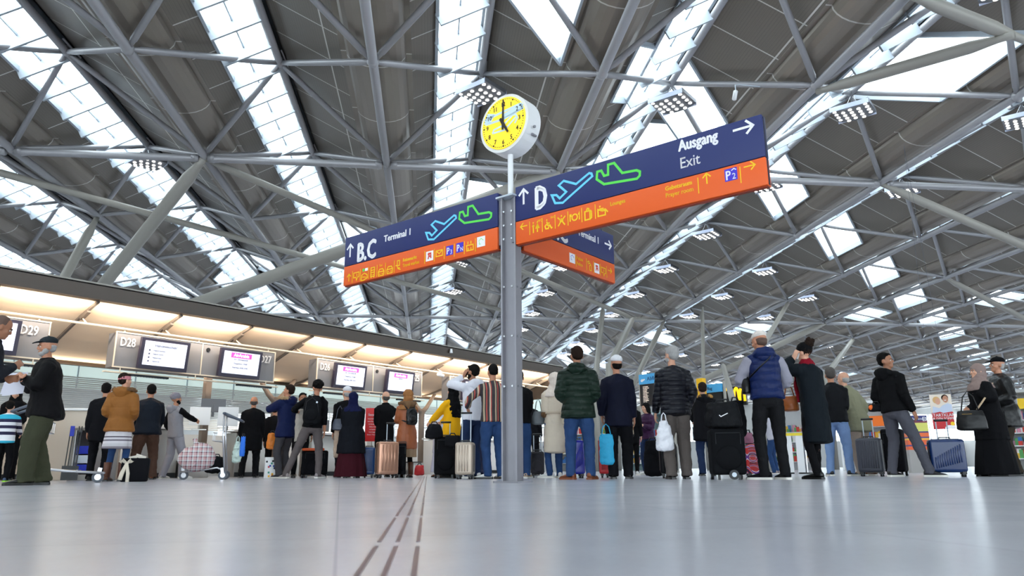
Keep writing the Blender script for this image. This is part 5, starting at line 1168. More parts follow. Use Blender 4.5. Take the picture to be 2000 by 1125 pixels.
# ================================================================== LUGGAGE AND THINGS CARRIED
def proj(p):
    d = V(p)-V((0, 0, CAMH)); z = d.dot(_F); return 1000+FPX*d.dot(_R2)/z, 562.5-FPX*d.dot(_U2)/z
def ppm(x, D):
    q = at_dist(x, 900, D); a, b = proj((q.x, q.y, .3)), proj((q.x, q.y, 1.3)); return a[1]-b[1]
def spot(x, D): q = at_dist(x, 900, D); return V((q.x, q.y, 0))
def zat(x, y, D): return at_dist(x, y, D).z
def facing(p, yaw=0): return -(math.atan2(p.x, p.y)+R(yaw))      # local +y points away from the camera
WHEEL = mat('wheel_black', (22, 22, 24), rough=.5)
def wheel(parent, c, r, w, axis='x'):
    b = MB(); a = V((w/2, 0, 0)) if axis == 'x' else V((0, w/2, 0)); c = V(c)
    b.tube([c-a, c+a], r, n=16); o = b.build('wheel', WHEEL, parent)
    b = MB(); b.tube([c-a*1.15, c+a*1.15], r*.5, n=12); b.build('wheel_hub', M_bar, o); return o
def suitcase(label, x0, x1, ytop, D, m_, depth=.26, kind='rib', hy=None, yaw=0, group=None, trim=None, hx=0, n_rib=9, wid=None):
    cx = (x0+x1)/2; p = spot(cx, D); k = ppm(cx, D); w = wid or (x1-x0)/k; top = zat(cx, ytop, D); h = top-.06
    r = empty('suitcase', p, facing(p, yaw), label, 'suitcase', group)
    rr = min(.05, w*.2)
    body = rbox('shell', (w, depth, h), (0, 0, .06+h/2), rr, m_, r, seg=4)
    trim = trim or M_black
    if kind in ('rib', 'diag'):
        b = MB()
        for i in range(n_rib):
            x = -w/2+rr+(w-2*rr)*(i+.5)/n_rib
            for sg in (-1, 1):
                if kind == 'diag':
                    b.loft([(V((x, sg*(depth/2), .06+h*(.12+.25*i/n_rib*.8))), .010, .006), (V((x, sg*depth/2, .06+h*(.45+.42*i/n_rib))), .010, .006)], n=8)
                else: b.loft([(V((x, sg*depth/2, .06+h*.12)), (w-2*rr)/n_rib*.30, .008), (V((x, sg*depth/2, .06+h*.90)), (w-2*rr)/n_rib*.30, .008)], n=8)
        b.build('rib', m_, r, smooth=True)
        b = MB(); zc = .06+h/2   # zip seam around the side
        pts = [(-w/2-.002, .0, .06+rr), (-w/2-.002, 0, .06+h-rr), (-w/2+rr, 0, .062+h), (w/2-rr, 0, .062+h), (w/2+.002, 0, .06+h-rr), (w/2+.002, 0, .06+rr)]
        b.tube(pts, .008, n=6, ry=.012); b.build('zip', trim, r)
        for sg in (-1, 1):
            for sy in (-1, 1):
                b = MB(); b.box((sg*(w/2-.045), sy*(depth/2-.04), .06), (.05, .05, .05)); b.build('wheel_bracket', trim, r)
                wheel(r, (sg*(w/2-.045), sy*(depth/2-.04), .028), .028, .03)
    else:
        b = MB()
        b.ell((0, -depth/2-.005, .06+h*.36), (w*.38, .035, h*.26), 16, 10); b.build('front_pocket', m_, r, smooth=True)
        b = MB(); b.tube([(-w*.36, -depth/2-.012, .06+h*.66), (-w*.36, -depth/2-.012, .06+h*.9), (w*.36, -depth/2-.012, .06+h*.9), (w*.36, -depth/2-.012, .06+h*.66)], .005, n=6); b.build('zip', M_dark, r)
        for sg in (-1, 1): wheel(r, (sg*(w/2-.03), depth/2-.05, .045), .045, .035)
        b = MB(); b.box((-w*.3, -depth*.3, .03), (.03, .03, .06)); b.box((w*.3, -depth*.3, .03), (.03, .03, .06)); b.build('foot', M_black, r)
    b = MB(); b.tube([(-.07, 0, .06+h), (-.07, 0, .085+h), (.07, 0, .085+h), (.07, 0, .06+h)], .009, n=6); b.build('carry_handle', trim, r)
    if hy is not None:
        hz = zat(cx, hy, D); hw = min(.07, w*.25); b = MB()
        for sg in (-1, 1): b.tube([(hx+sg*hw, depth/2-.05, .06+h-.02), (hx+sg*hw, depth/2-.05, hz-.02)], .009, n=8)
        th = b.build('telescopic_handle', M_bar, r)
        b = MB(); b.loft([(V((hx-hw-.012, depth/2-.05, hz)), .016, .016), (V((hx+hw+.012, depth/2-.05, hz)), .016, .016)], n=10, ref=V((0, 0, 1))); b.build('grip', M_black, th, smooth=True)
    return r
def softbag(name, label, cat, c, dims, m_, yaw=0, folds=.03, fs=.09, handles=None, hm=None, flat=1.0, top=.72, vox=.011, group=None, loc_z=None):
    """c: world centre of the bag; dims (w,d,h); sagging sack shape"""
    c = V(c); r = empty(name, (c.x, c.y, c.z-dims[2]/2), facing(c, yaw), label, cat, group)
    w, d, h = dims; b = MB()
    b.loft([(V((0, 0, .02)), w*.40, d*.40), (V((0, 0, h*.12)), w*.50, d*.50), (V((0, 0, h*.45)), w*.50, d*.50), (V((0, 0, h*.75)), w*.5*(top+1)/2, d*.42), (V((0, 0, h*.97)), w*.5*top, d*.25)], n=20, capr=.1)
    blob(b, 'bag_body', m_, r, vox=vox, it=2, folds=folds, fscale=fs)
    if not handles:
        b = MB(); b.tube([(-w*.2, -d*.1, h*.93), (-w*.12, -d*.12, h+.03), (w*.12, -d*.12, h+.03), (w*.2, -d*.1, h*.93)], .010, n=6); b.build('handle', M_dark if m_ is not plaid else m_, r, smooth=True)
    if handles:
        b = MB(); hw = w*.5*top*.7
        for sy in (-1, 1): b.tube([(-hw, sy*d*.15, h*.92), (-hw*.6, sy*d*.08, h+handles*.7), (0, 0, h+handles), (hw*.6, sy*d*.08, h+handles*.7), (hw, sy*d*.15, h*.92)], .008, n=6)
        b.build('handle', hm or m_, r, smooth=True)
    return r
def backpack(label, p, w, d, h, m_, straps=True, badge=None):
    """worn on a person's back; p: person info, bag hugging the back"""
    s = p['s']; r = empty('backpack', p['mw'] @ V((0, 0, 0)), -R(p['az']), label, 'backpack')
    inv = p['mw'].inverted(); c = inv @ p['P']((0, -.20-d*.3, 1.20)); b = MB()
    b.loft([(c+V((0, 0, -h*.5)), w*.46, d*.42), (c+V((0, -.01, -h*.3)), w*.5, d*.5), (c+V((0, 0, h*.2)), w*.5, d*.46), (c+V((0, .02, h*.45)), w*.40, d*.34)], n=20, capr=.25)
    bo = blob(b, 'pack_body', m_, r, vox=.011, it=2, folds=.018, fscale=.06)
    b = MB(); b.ell(c+V((0, -d*.48, -h*.18)), (w*.34, d*.18, h*.22), 16, 10); b.build('front_pocket', m_, r, smooth=True)
    b = MB(); b.tube([c+V((-w*.38, -d*.3, -h*.1)), c+V((-w*.3, -d*.42, h*.3)), c+V((0, -d*.3, h*.46)), c+V((w*.3, -d*.42, h*.3)), c+V((w*.38, -d*.3, -h*.1))], .005, n=6); b.build('zip', M_dark, r)
    b = MB(); b.tube([c+V((-.04, .03, h*.48)), c+V((-.03, .03, h*.58)), c+V((.03, .03, h*.58)), c+V((.04, .03, h*.48))], .009, n=6); b.build('haul_loop', m_, r)
    if badge: b = MB(); q = c+V((w*.28, -d*.46, h*.28)); b.tube([q, q+V((0, -.012, 0))], .018, n=14); b.build('badge', M_bar, r)
    if straps:
        for sg in (-1, 1):
            pts = [c+V((sg*w*.30, d*.35, h*.42))]+[inv @ p['P'](q) for q in ((sg*.115, -.06, 1.475), (sg*.125, .06, 1.46), (sg*.145, .145, 1.33), (sg*.175, .09, 1.18))]+[c+V((sg*w*.42, d*.3, -h*.35))]
            b = MB(); b.tube(pts, .022, n=8, ry=.009); b.build('shoulder_strap', m_, r, smooth=True)
    return r
def phone(label, p, sg, m_=None):
    d, pn = p['hl'][sg][1], p['hl'][sg][2]; wv = p['hl'][sg][3]; c = p['hl'][sg][0]+pn*.014
    r_ = Matrix((wv, pn, d)).transposed(); b = MB(); b.box((0, 0, 0), (.072, .009, .145)); o = b.build('phone', m_ or M_black, bevel=.006)
    o.matrix_world = p['mw'] @ Matrix.Translation(c) @ r_.to_4x4(); tag(o, label, 'phone'); return o

# --- far left
phone('dark phone passed between the two men at the left edge', P[1], 1)
c = P[2]['hand'][-1]; b = MB(); b.poly([V((-.11, 0, -.27)), V((.10, .0, -.23)), V((.12, .01, .03)), V((-.08, .01, .0))], .002, V((0, 1, 0))); b.poly([V((-.13, .01, -.25)), V((.08, .012, -.22)), V((.11, .014, .03)), V((-.09, .014, .0))], .002, V((0, 1, 0)))
tag(b.build('papers', mat('paper_sheet', (222, 220, 232), rough=.7), loc=c+V((-.03, -.02, .02)), rotz=R(25)), 'white papers held by the man in the black cap', 'papers')
M_cart = mat('cart_steel', (196, 196, 200), rough=.28, metal=.85); M_cartg = mat('cart_plastic', (86, 92, 104), rough=.5)
def cart(label, xm, D, yaw, H=1.05, Lg=.80):
    """airport luggage cart; local +x = front of the platform"""
    p = spot(xm, D); r = empty('luggage_cart', p, facing(p, yaw), label, 'luggage cart', 'airport luggage carts')
    for sy in (-.20, .20):
        b = MB(); b.tube([(-.02, sy, .14), (.05, sy, .75), (.06, sy, H)], .017, n=10); b.build('mast', M_cart, r, smooth=True)
    b = MB(); b.loft([(V((.06, -.27, H)), .022, .022), (V((.06, .27, H)), .022, .022)], n=10, ref=V((0, 0, 1))); b.build('handlebar', M_cartg, r, smooth=True)
    b = MB(); b.loft([(V((.06, -.2, H)), .03, .02), (V((-.10, -.2, H-.06)), .02, .02), (V((-.24, -.2, H-.12)), .018, .018)], n=10); b.loft([(V((.06, .2, H)), .03, .02), (V((-.10, .2, H-.06)), .02, .02), (V((-.24, .2, H-.12)), .018, .018)], n=10); b.tube([(-.24, -.2, H-.12), (-.24, .2, H-.12)], .018, n=8); b.build('brake_bar', M_cartg, r, smooth=True)
    b = MB()
    for z in (.66, .80): b.tube([(.06, -.2, z), (.22, -.18, z), (.22, .18, z), (.06, .2, z)], .006, n=6)
    for y_ in (-.18, -.06, .06, .18): b.tube([(.22, y_, .80), (.22, y_, .66), (.06, y_, .64)], .004, n=5)
    b.build('basket', M_cart, r)
    b = MB()
    for sy in (-.20, .20): b.tube([(0, sy, .15), (.1, sy, .20), (Lg*.5, sy*.8, .16), (Lg, sy*.45, .13)], .016, n=8)
    for x in (.2, .4, .6): b.tube([(x, -.18, .18-.03*x), (x, .18, .18-.03*x)], .012, n=6)
    b.tube([(Lg, -.09, .13), (Lg, .09, .13)], .016, n=8); b.build('platform', M_cart, r, smooth=True)
    for (x, y_) in ((.0, -.22), (.0, .22), (Lg-.06, 0)):
        b = MB(); b.tube([(x-.028*0, y_-.02, .075), (x, y_+.02, .075)], .075, n=20); o = b.build('wheel', M_rubber, r)
        b = MB(); b.tube([(x, y_-.024, .075), (x, y_+.024, .075)], .042, n=14); b.build('wheel_hub', M_cart, o)
        b = MB(); b.bar((x, y_, .075), (x+.02, y_, .20), .05, .05); b.build('fork', M_cart, r)
    return r
cart('luggage cart behind the man in the black cap, mast just left of his legs', 56, 12.0, 10, Lg=.9)
ct = cart('tall luggage cart with grey handle beside the bald man in the long coat', 440, 14.3, 186, H=1.13, Lg=.72)
c = at_dist(385, 892, 14.2)
bg_ = None
def plaid():
    mt, n, b = nt('red_white_plaid'); L = n.links; tc = n.nodes.new('ShaderNodeTexCoord')
    acc = None
    for ax in (0, 2):
        sp = n.nodes.new('ShaderNodeSeparateXYZ'); L.new(tc.outputs['Object'], sp.inputs[0]); m1 = n.nodes.new('ShaderNodeMath'); m1.operation = 'MULTIPLY'; m1.inputs[1].default_value = 13
        fr = n.nodes.new('ShaderNodeMath'); fr.operation = 'FRACT'; cr = n.nodes.new('ShaderNodeValToRGB'); cr.color_ramp.interpolation = 'CONSTANT'
        e = cr.color_ramp.elements; e[0].color = (.72, .70, .70, 1); e[1].position = .4; e[1].color = srgb((200, 110, 112)); q = e.new(.55); q.color = (.72, .7, .7, 1); q = e.new(.7); q.color = srgb((172, 60, 66)); q = e.new(.85); q.color = srgb((90, 96, 110))
        L.new(sp.outputs[ax], m1.inputs[0]); L.new(m1.outputs[0], fr.inputs[0]); L.new(fr.outputs[0], cr.inputs[0])
        if acc is None: acc = cr
        else:
            mx = n.nodes.new('ShaderNodeMix'); mx.data_type = 'RGBA'; mx.blend_type = 'MIX'; mx.inputs[0].default_value = .5
            L.new(acc.outputs[0], mx.inputs[6]); L.new(cr.outputs[0], mx.inputs[7]); L.new(mx.outputs[2], b.inputs['Base Color'])
    b.inputs['Roughness'].default_value = .7; return mt
pb_ = empty('plaid_bag', c, facing(c), 'round red and white plaid bundle lying on the tall luggage cart', 'bag'); M_pl_ = plaid()
g = MB(); g.ell((0, 0, -.03), (.31, .22, .22), 20, 14); g.ell((.06, 0, .06), (.22, .17, .17), 16, 12); g.loft([(V((-.02, 0, .15)), .08, .07), (V((-.04, 0, .25)), .035, .03)], n=12); blob(g, 'bundle', M_pl_, pb_, folds=.05, fscale=.10)
g = MB(); g.loft([(V((-.04, 0, .22)), .03, .03), (V((-.06, -.01, .30)), .045, .02)], n=10); blob(g, 'knot', M_pl_, pb_, folds=.03, fscale=.03); g = MB(); g.tube([(-.04, -.05, .22), (.05, -.2, .08), (.0, -.235, -.1), (-.1, -.2, -.2)], .018, n=8, ry=.008); g.build('strap', M_pl_, pb_, smooth=True)
softbag('duffel_bag', 'black bag on the tall luggage cart beside the plaid bundle', 'bag', at_dist(421, 908, 14.3), (.34, .3, .30), black2, top=.6)
softbag('plastic_bag', 'clear green-tinted plastic bag hanging from the tall luggage cart', 'bag', at_dist(463, 883, 14.25), (.16, .12, .40), mat('clear_plastic', (188, 206, 196), rough=.25, bump=.4, bscale=30, var=.35, vscale=12), folds=.04, fs=.05, top=.5, handles=.08)
softbag('umbrella', 'folded bright blue umbrella held beside the bald man in the long coat', 'umbrella', at_dist(474, 872, 14.2), (.09, .07, .38), mat('bright_blue_cloth', (30, 110, 220), rough=.6), folds=.02, fs=.04, top=.9)
# poles with blue strap standing near the service desk
for x, lb, m_ in ((131, 'black folded stick with blue strap standing by the service desk', M_blue), (147, 'pair of black rods standing by the steel cabinet', M_black)):
    p = spot(x, 13.9); b = MB()
    for sx in (-.02, .02): b.tube([(sx, 0, .24), (sx+.015, 0, .86)], .008, n=6)
    b.cur = 1; b.box((.018, 0, .78), (.06, .04, .16) if m_ is M_blue else (.055, .02, .03)); b.cur = 0; b.box((0, 0, .13), (.12, .26, .22))
    tag(b.build('folding_trolley', [M_black, m_], loc=p, rotz=facing(p)), lb, 'trolley')
b = MB(); p = at_dist(60, 872, 12.1); b.box((0, 0, 0), (.12, .1, .34)); tag(b.build('shopping_bag', mat('festive_print', (170, 60, 40), rough=.5, var=.9, vscale=25), loc=p, rotz=facing(p), bevel=.01), 'colourful printed carrier bag hanging on the left luggage cart', 'bag')
# tote with ribbon
p = spot(266, 12.6); tb = empty('tote_bag', p, facing(p, 5), 'black tote bag with cream ribbon bow on the floor beside the brown boots', 'bag')
rbox('bag_body', (.36, .2, .34), (0, 0, .17), .03, black2, tb, taper=1.06)
b = MB(); 
b.loft([(V((-.12, -.115, .27)), .018, .006), (V((-.17, -.12, .31)), .035, .01), (V((-.20, -.12, .28)), .03, .008)], n=8); b.loft([(V((-.10, -.115, .27)), .018, .006), (V((-.06, -.12, .31)), .035, .01), (V((-.04, -.12, .28)), .03, .008)], n=8)
b.loft([(V((-.11, -.118, .27)), .018, .005), (V((-.16, -.12, .12)), .03, .005), (V((-.18, -.12, .03)), .03, .005)], n=8); b.loft([(V((-.11, -.118, .27)), .018, .005), (V((-.08, -.12, .12)), .025, .005), (V((-.08, -.12, .0)), .025, .005)], n=8)
b.build('ribbon', cloth('cream_ribbon', (226, 214, 196)), tb, smooth=True)
b = MB(); b.box((.06, 0, .36), (.14, .08, .05), Matrix.Rotation(R(18), 3, 'Y')); b.box((-.05, .02, .35), (.1, .08, .04), Matrix.Rotation(R(-12), 3, 'Y')); b.build('packet', mat('snack_packet', (225, 215, 200), rough=.4, var=.5, vscale=20), tb)
# box with stickers
p = spot(530, 15.6); bx_ = empty('cardboard_box', p, facing(p, -4), 'tall white carton printed with coloured stickers between two men', 'box'); rbox('carton', (.24, .2, .40), (0, 0, .20), .006, M_white, bx_)
b = MB(); cols = [(200, 40, 60), (40, 80, 170), (240, 180, 40), (20, 20, 30), (60, 150, 130)]; random.seed(3)
for i in range(14):
    q = MB(); q.box((random.uniform(-.09, .09), -.102, random.uniform(.03, .37)), (.035, .003, .035)); q.build('sticker', mat('sticker_%d' % (i % 5), cols[i % 5], rough=.5), bx_)
softbag('carrier_bag', 'orange and black carrier bag behind the bald man in the long coat', 'bag', at_dist(531, 862, 15.7), (.2, .14, .34), mat('orange_print', (214, 120, 30), rough=.5, var=.5, vscale=14), top=.8)
# --- backpack man and neighbours
backpack('large black backpack with small round badge on the curly-haired man', P[10], .33, .20, .50, cloth('pack_black', (17, 18, 21)), badge=1)
g = MB(); q = P[10]['wrist'][-1]; iv = Matrix.Identity(4)
jk = empty('folded_jacket', q, facing(q, 0), 'pale beige jacket hanging over the arm of the curly-haired man', 'jacket')
g.loft([(V((0, 0, .06)), .07, .06), (V((.03, 0, -.05)), .10, .07), (V((.05, 0, -.35)), .115, .06), (V((.05, 0, -.55)), .12, .05)], n=16, capr=.1); blob(g, 'jacket_cloth', cloth('pale_beige', (176, 168, 158)), jk, folds=.04, fscale=.09)
b = MB(); b.loft([(V((.05, 0, -.54)), .112, .055), (V((.05, 0, -.60)), .110, .05)], n=16, capr=.1); b.build('lining', black, jk, smooth=True)
softbag('handbag', 'dark blue-grey shoulder bag of the woman in the maroon skirt', 'handbag', P[13]['P']((-.27, .02, 1.08)), (.26, .12, .24), mat('bluegrey_leather', (62, 66, 80), rough=.4), handles=.24, top=.75, folds=.015)
g = MB(); q = P[13]['G']((-.30, .1, .75)); bl_ = empty('blanket', (q.x, q.y, q.z), facing(q), 'beige blanket hanging beside the maroon skirt', 'blanket'); g.loft([(V((0, 0, .38)), .06, .05), (V((.01, 0, .1)), .08, .05), (V((0, 0, -.3)), .07, .05)], n=16, capr=.1); blob(g, 'blanket_cloth', cloth('beige_blanket', (186, 162, 142)), bl_, folds=.07, fscale=.06)
suitcase('big black suitcase on the floor behind the legs of the curly-haired man', 590, 640, 880, 15.4, black2, kind='soft', depth=.3)
b = MB(); p = at_dist(612, 878, 15.2); b.box((0, 0, 0), (.42, .30, .05)); tag(b.build('orange_bag', mat('orange_nylon', (222, 92, 36), rough=.5), loc=p, rotz=facing(p), bevel=.02), 'flat orange bag on top of the black suitcase', 'bag')
suitcase('dark blue ribbed suitcase left of the rose-gold one', 709, 732, 874, 14.9, mat('shell_blue', (28, 62, 116), rough=.3), depth=.3, group='suitcases in the queue')
suitcase('rose-gold hard suitcase with raised handle', 735, 776, 863, 14.0, mat('shell_rosegold', (186, 140, 116), rough=.25, metal=.5), depth=.27, hy=826, yaw=-16, n_rib=5, hx=.08, group='suitcases in the queue')
suitcase('narrow black suitcase between the rose-gold one and the tan coat', 777, 793, 866, 14.35, black2, kind='soft', depth=.3, group='suitcases in the queue')
backpack('small round black backpack on the tan coat', P[15], .23, .13, .30, leather)
b = MB(); q = P[15]['hand'][-1]; b.box((0, 0, 0), (.10, .012, .14), Matrix.Rotation(R(40), 3, 'Y')); tag(b.build('travel_documents', M_white, loc=q+V((-.05, -.03, .02)), rotz=facing(q)), 'white travel documents in the hand of the woman in the tan coat', 'papers')
# red notice stand
p = spot(726, 17.0); rs = empty('notice_stand', p, facing(p, 0), 'red notice board with white writing between two people in black', 'sign')
z0, z1 = zat(726, 862, 17.0), zat(726, 797, 17.0)
b = MB(); b.box((0, 0, (z0+z1)/2), (.34, .02, z1-z0)); b.build('board', mat('notice_red', (214, 34, 36), rough=.4), rs, bevel=.008)
b = MB(); b.tube([(0, .02, 0), (0, .02, z1)], .018, n=8); b.box((0, 0, .01), (.3, .3, .02)); b.build('stand', M_steel, rs)
fz = lambda x, z: frame((x, -.013, z), (1, 0, 0), (0, 0, 1))
text('Security', .07, fz(0, z1-.17), M_sw, rs, align='CENTER', bold=.001)
for k in range(7): text(['Sicherheitshinweis', 'keine Fl\u00fcssigkeiten', 'im Handgep\u00e4ck', 'Safety notice', 'no liquids in', 'hand baggage', 'Danke / Thank you'][k], .032, fz(0, z1-.25-.058*k), M_sw, rs, align='CENTER')
softbag('red_bag', 'small red bag on the floor in the gap before the white counter', 'bag', at_dist(819, 919, 15.6), (.20, .16, .22), mat('red_nylon', (190, 24, 30), rough=.5), top=.8)
# --- yellow sweater group
suitcase('large black soft suitcase in front of the yellow sweater', 848, 892, 853, 12.9, cloth('case_black', (16, 16, 19)), kind='soft', depth=.32, hy=824)
softbag('duffel_bag', 'black duffel hanging over the large black suitcase, left of the yellow sweater', 'bag', at_dist(848, 843, 12.75), (.30, .22, .26), black2, top=.6)
softbag('laptop_bag', 'flat black bag with small logo on top of the large black suitcase', 'bag', at_dist(884, 862, 12.6), (.26, .12, .20), black2, top=.95, folds=.01)
suitcase('champagne beige hard suitcase with raised handle left of the post', 891, 926, 864, 11.6, mat('shell_champagne', (176, 160, 144), rough=.3, metal=.3), depth=.24, hy=806, yaw=14, n_rib=4, group='suitcases in the queue')
suitcase('navy ribbed suitcase behind the man in the striped shirt', 932, 957, 862, 13.2, mat('shell_navy', (26, 36, 84), rough=.35), depth=.25, group='suitcases in the queue')
phone('dark phone at the ear of the man in the white hoodie', P[18], -1)
# --- right of the post
suitcase('grey and black suitcase with raised handle left of the cream coat', 1036, 1063, 882, 12.9, greyd, kind='soft', depth=.24, hy=848)
softbag('handbag', 'soft grey handbag carried left of the cream coat', 'handbag', P[21]['P']((-.24, .14, .99)), (.22, .12, .24), mat('grey_leather', (104, 110, 114), rough=.45), handles=.2, top=.7, folds=.015)
b = MB(); q = P[21]['P']((-.17, .02, 1.05)); b.ell((0, 0, 0), (.055, .055, .055), 16, 12); pm = empty('fur_pompom', q, 0, 'brown fur pompom hanging on the grey handbag', 'pompom'); blob(b, 'pompom', furb, pm, vox=.008, it=0, folds=.04, fscale=.012)
suitcase('glossy royal blue suitcase behind the green puffer jacket', 1111, 1140, 860, 11.9, mat('shell_royal', (26, 34, 140), rough=.22), depth=.28, kind='diag', yaw=-10, group='suitcases in the queue')
suitcase('red suitcase behind the cyan bag', 1170, 1191, 857, 12.4, mat('shell_red', (196, 26, 36), rough=.3), depth=.24, group='suitcases in the queue')
q = P[23]['hand'][-1]; softbag('shopping_bag', 'bright cyan cloth bag hanging from the hand of the man in the navy suit', 'bag', at_dist(1185, 878, 10.9), (.21, .10, .46), mat('cyan_cloth', (40, 170, 214), rough=.6, bump=.3, bscale=60), handles=.13, top=.92, folds=.03, fs=.07)
q = softbag('striped_bag', 'beige, brown and black striped bag right of the navy suit', 'bag', at_dist(1228, 835, 12.4), (.16, .10, .36), bands('bag_stripes', [(0, (30, 26, 26)), (.18, (196, 176, 150)), (.36, (150, 106, 70)), (.5, (30, 26, 26)), (.6, (206, 190, 168)), (.98, (206, 190, 168))], scale=.38), top=.95, folds=.01)
suitcase('black ribbed suitcase left of the grey trousers', 1289, 1322, 866, 11.4, cloth('shell_black', (20, 20, 24), rough=.4), depth=.25, hy=834, group='suitcases in the queue')
softbag('duffel_bag', 'black duffel standing left of the plastic bag', 'bag', at_dist(1276, 895, 11.9), (.30, .24, .56), black2, top=.7)
M_pl = mat('white_plastic_film', (232, 232, 238), rough=.3, bump=.5, bscale=25)
softbag('plastic_bag', 'white plastic carrier bag in the hand of the grey-haired man', 'bag', at_dist(1298, 852, 10.3), (.24, .14, .42), M_pl, handles=.10, top=.45, folds=.04, fs=.06)
# --- big black luggage pile
suitcase('very large black soft suitcase with spoked wheel, lowest of the black pile', 1388, 1452, 838, 9.9, cloth('pile_black', (15, 16, 19)), kind='soft', depth=.40, yaw=-8)
b = MB(); p = spot(1420, 9.65); q = MB()
wl = empty('spare', p, facing(p, -8)) if False else None
bs_ = [o for o in SC.objects if o.get('label', '').startswith('very large black soft')][0]; wheel(bs_, (.04, -.235, .062), .058, .04, 'y')
dz = zat(1415, 838, 9.8)
sb = softbag('sports_bag', 'black sports bag with white tick mark, upper bag of the black pile', 'bag', (at_dist(1412, 812, 9.8)), (.46, .30, .34), cloth('sports_black', (18, 19, 22), rough=.6), top=.8, folds=.03)
b = MB(); strokes(b, [[(-.045, .0), (-.025, -.02), (.06, .02)]], .010, frame((.0, -.165, .17), (1, 0, 0), (0, 0, 1)), th=.006); b.build('tick_mark', M_sw, sb)
softbag('duffel_bag', 'tall black bag with pale straps standing on the pile, right part', 'bag', at_dist(1438, 818, 10.0), (.24, .24, .48), black2, top=.85)
def swirl():
    mt, n, b = nt('swirl_print'); L = n.links; tc = n.nodes.new('ShaderNodeTexCoord'); w = n.nodes.new('ShaderNodeTexWave'); w.wave_type = 'RINGS'; w.rings_direction = 'SPHERICAL'; w.inputs['Scale'].default_value = 3.6; w.inputs['Distortion'].default_value = 5; w.inputs['Detail'].default_value = 0
    cr = n.nodes.new('ShaderNodeValToRGB'); cr.color_ramp.interpolation = 'CONSTANT'; e = cr.color_ramp.elements; e[0].color = srgb((206, 38, 40)); e[1].position = .35; e[1].color = srgb((232, 226, 236))
    for p_, c_ in ((.45, (110, 36, 140)), (.68, (232, 226, 236)), (.75, (206, 38, 40)), (.92, (40, 24, 60))):
        q_ = e.new(p_); q_.color = srgb(c_)
    L.new(tc.outputs['Object'], w.inputs['Vector']); L.new(w.outputs['Fac'], cr.inputs[0]); L.new(cr.outputs[0], b.inputs['Base Color']); b.inputs['Roughness'].default_value = .3; return mt
suitcase('child suitcase printed with red, purple and white swirls', 1455, 1484, 868, 11.2, swirl(), depth=.22, hy=850, yaw=-10)
softbag('pink_bag', 'small dusty pink bag above the swirl-printed suitcase', 'bag', at_dist(1462, 857, 11.2), (.13, .1, .18), cloth('dusty_pink', (160, 110, 130)), top=.9)
q = P[28]; softbag('crossbody_bag', 'flat black crossbody bag at the left side of the blue vest', 'bag', q['P']((-.22, .05, 1.08)), (.12, .16, .22), leather, top=.9, folds=.01)
inv = q['mw'].inverted(); b = MB(); b.tube([inv @ q['P'](v) for v in ((-.205, -.06, 1.16), (-.10, -.19, 1.26), (.02, -.185, 1.36), (.09, -.12, 1.455), (.10, .02, 1.475), (.02, .16, 1.36), (-.12, .20, 1.22), (-.22, .10, 1.15))], .018, n=8, ry=.006)
st_ = b.build('bag_strap', M_black, smooth=True); st_.matrix_world = q['mw']; tag(st_, 'black strap running across the back of the blue vest', 'strap')
phone('white phone held to the ear by the woman with the red scarf', P[29], -1, M_white)
softbag('handbag', 'tan brown leather handbag in front of the dark petrol coat', 'handbag', P[29]['P']((-.05, .34, 1.0)), (.22, .12, .22), mat('tan_bag', (168, 92, 40), rough=.4), handles=.14, top=.8, folds=.02)
# --- right side
suitcase('charcoal ribbed hard suitcase with raised handle beside the grey trousers', 1678, 1724, 856, 12.95, mat('shell_charcoal', (58, 60, 70), rough=.4), depth=.25, hy=818, yaw=8, n_rib=8, group='suitcases in the queue')
suitcase('black suitcase standing behind the legs of the man in the black hoodie', 1730, 1768, 838, 13.7, black2, kind='soft', depth=.3, yaw=10)
softbag('small_case', 'small black vanity case behind the khaki jacket', 'bag', at_dist(1684, 852, 14.2), (.16, .1, .16), black2, top=1, folds=.0)
q = P[33]; softbag('belt_bag', 'black belt bag with orange patch worn by the man in the black hoodie', 'bag', q['P']((-.21, -.10, .98)), (.22, .13, .13), black2, top=.9, folds=.01)
b = MB(); c = q['P']((-.235, -.165, .99)); b.ell((0, 0, 0), (.045, .02, .04), 12, 8); tag(b.build('orange_patch', mat('signal_orange', (250, 110, 20), rough=.5), loc=c, smooth=True), 'bright orange pouch on the belt bag', 'pouch')
suitcase('blue hard suitcase with slanted ribs and raised silver handle, left of the black robe', 1820, 1881, 858, 12.4, mat('shell_petrol_blue', (10, 40, 88), rough=.25), depth=.28, kind='diag', hy=820, yaw=-8, n_rib=12)
hb = softbag('handbag', 'large black leather handbag of the woman in the taupe headscarf', 'handbag', at_dist(1897, 822, 12.25), (.38, .16, .30), leather, handles=.26, top=.8, folds=.01)
b = MB(); b.tube([(-.10, -.09, .24), (.02, -.09, .24)], .004, n=6); b.build('zip', mat('gold_zip', (190, 150, 80), rough=.3, metal=.9), hb)
b = MB(); pa, pb = at_dist(1938, 748, 12.75), at_dist(1908, 800, 12.3); b.tube([pa, pa.lerp(pb, .5)+V((.0, -.04, 0)), pb], .016, n=8, ry=.006); tag(b.build('bag_strap', cloth('beige_strap', (196, 170, 140)), smooth=True), 'beige shoulder strap of the black leather handbag', 'strap')

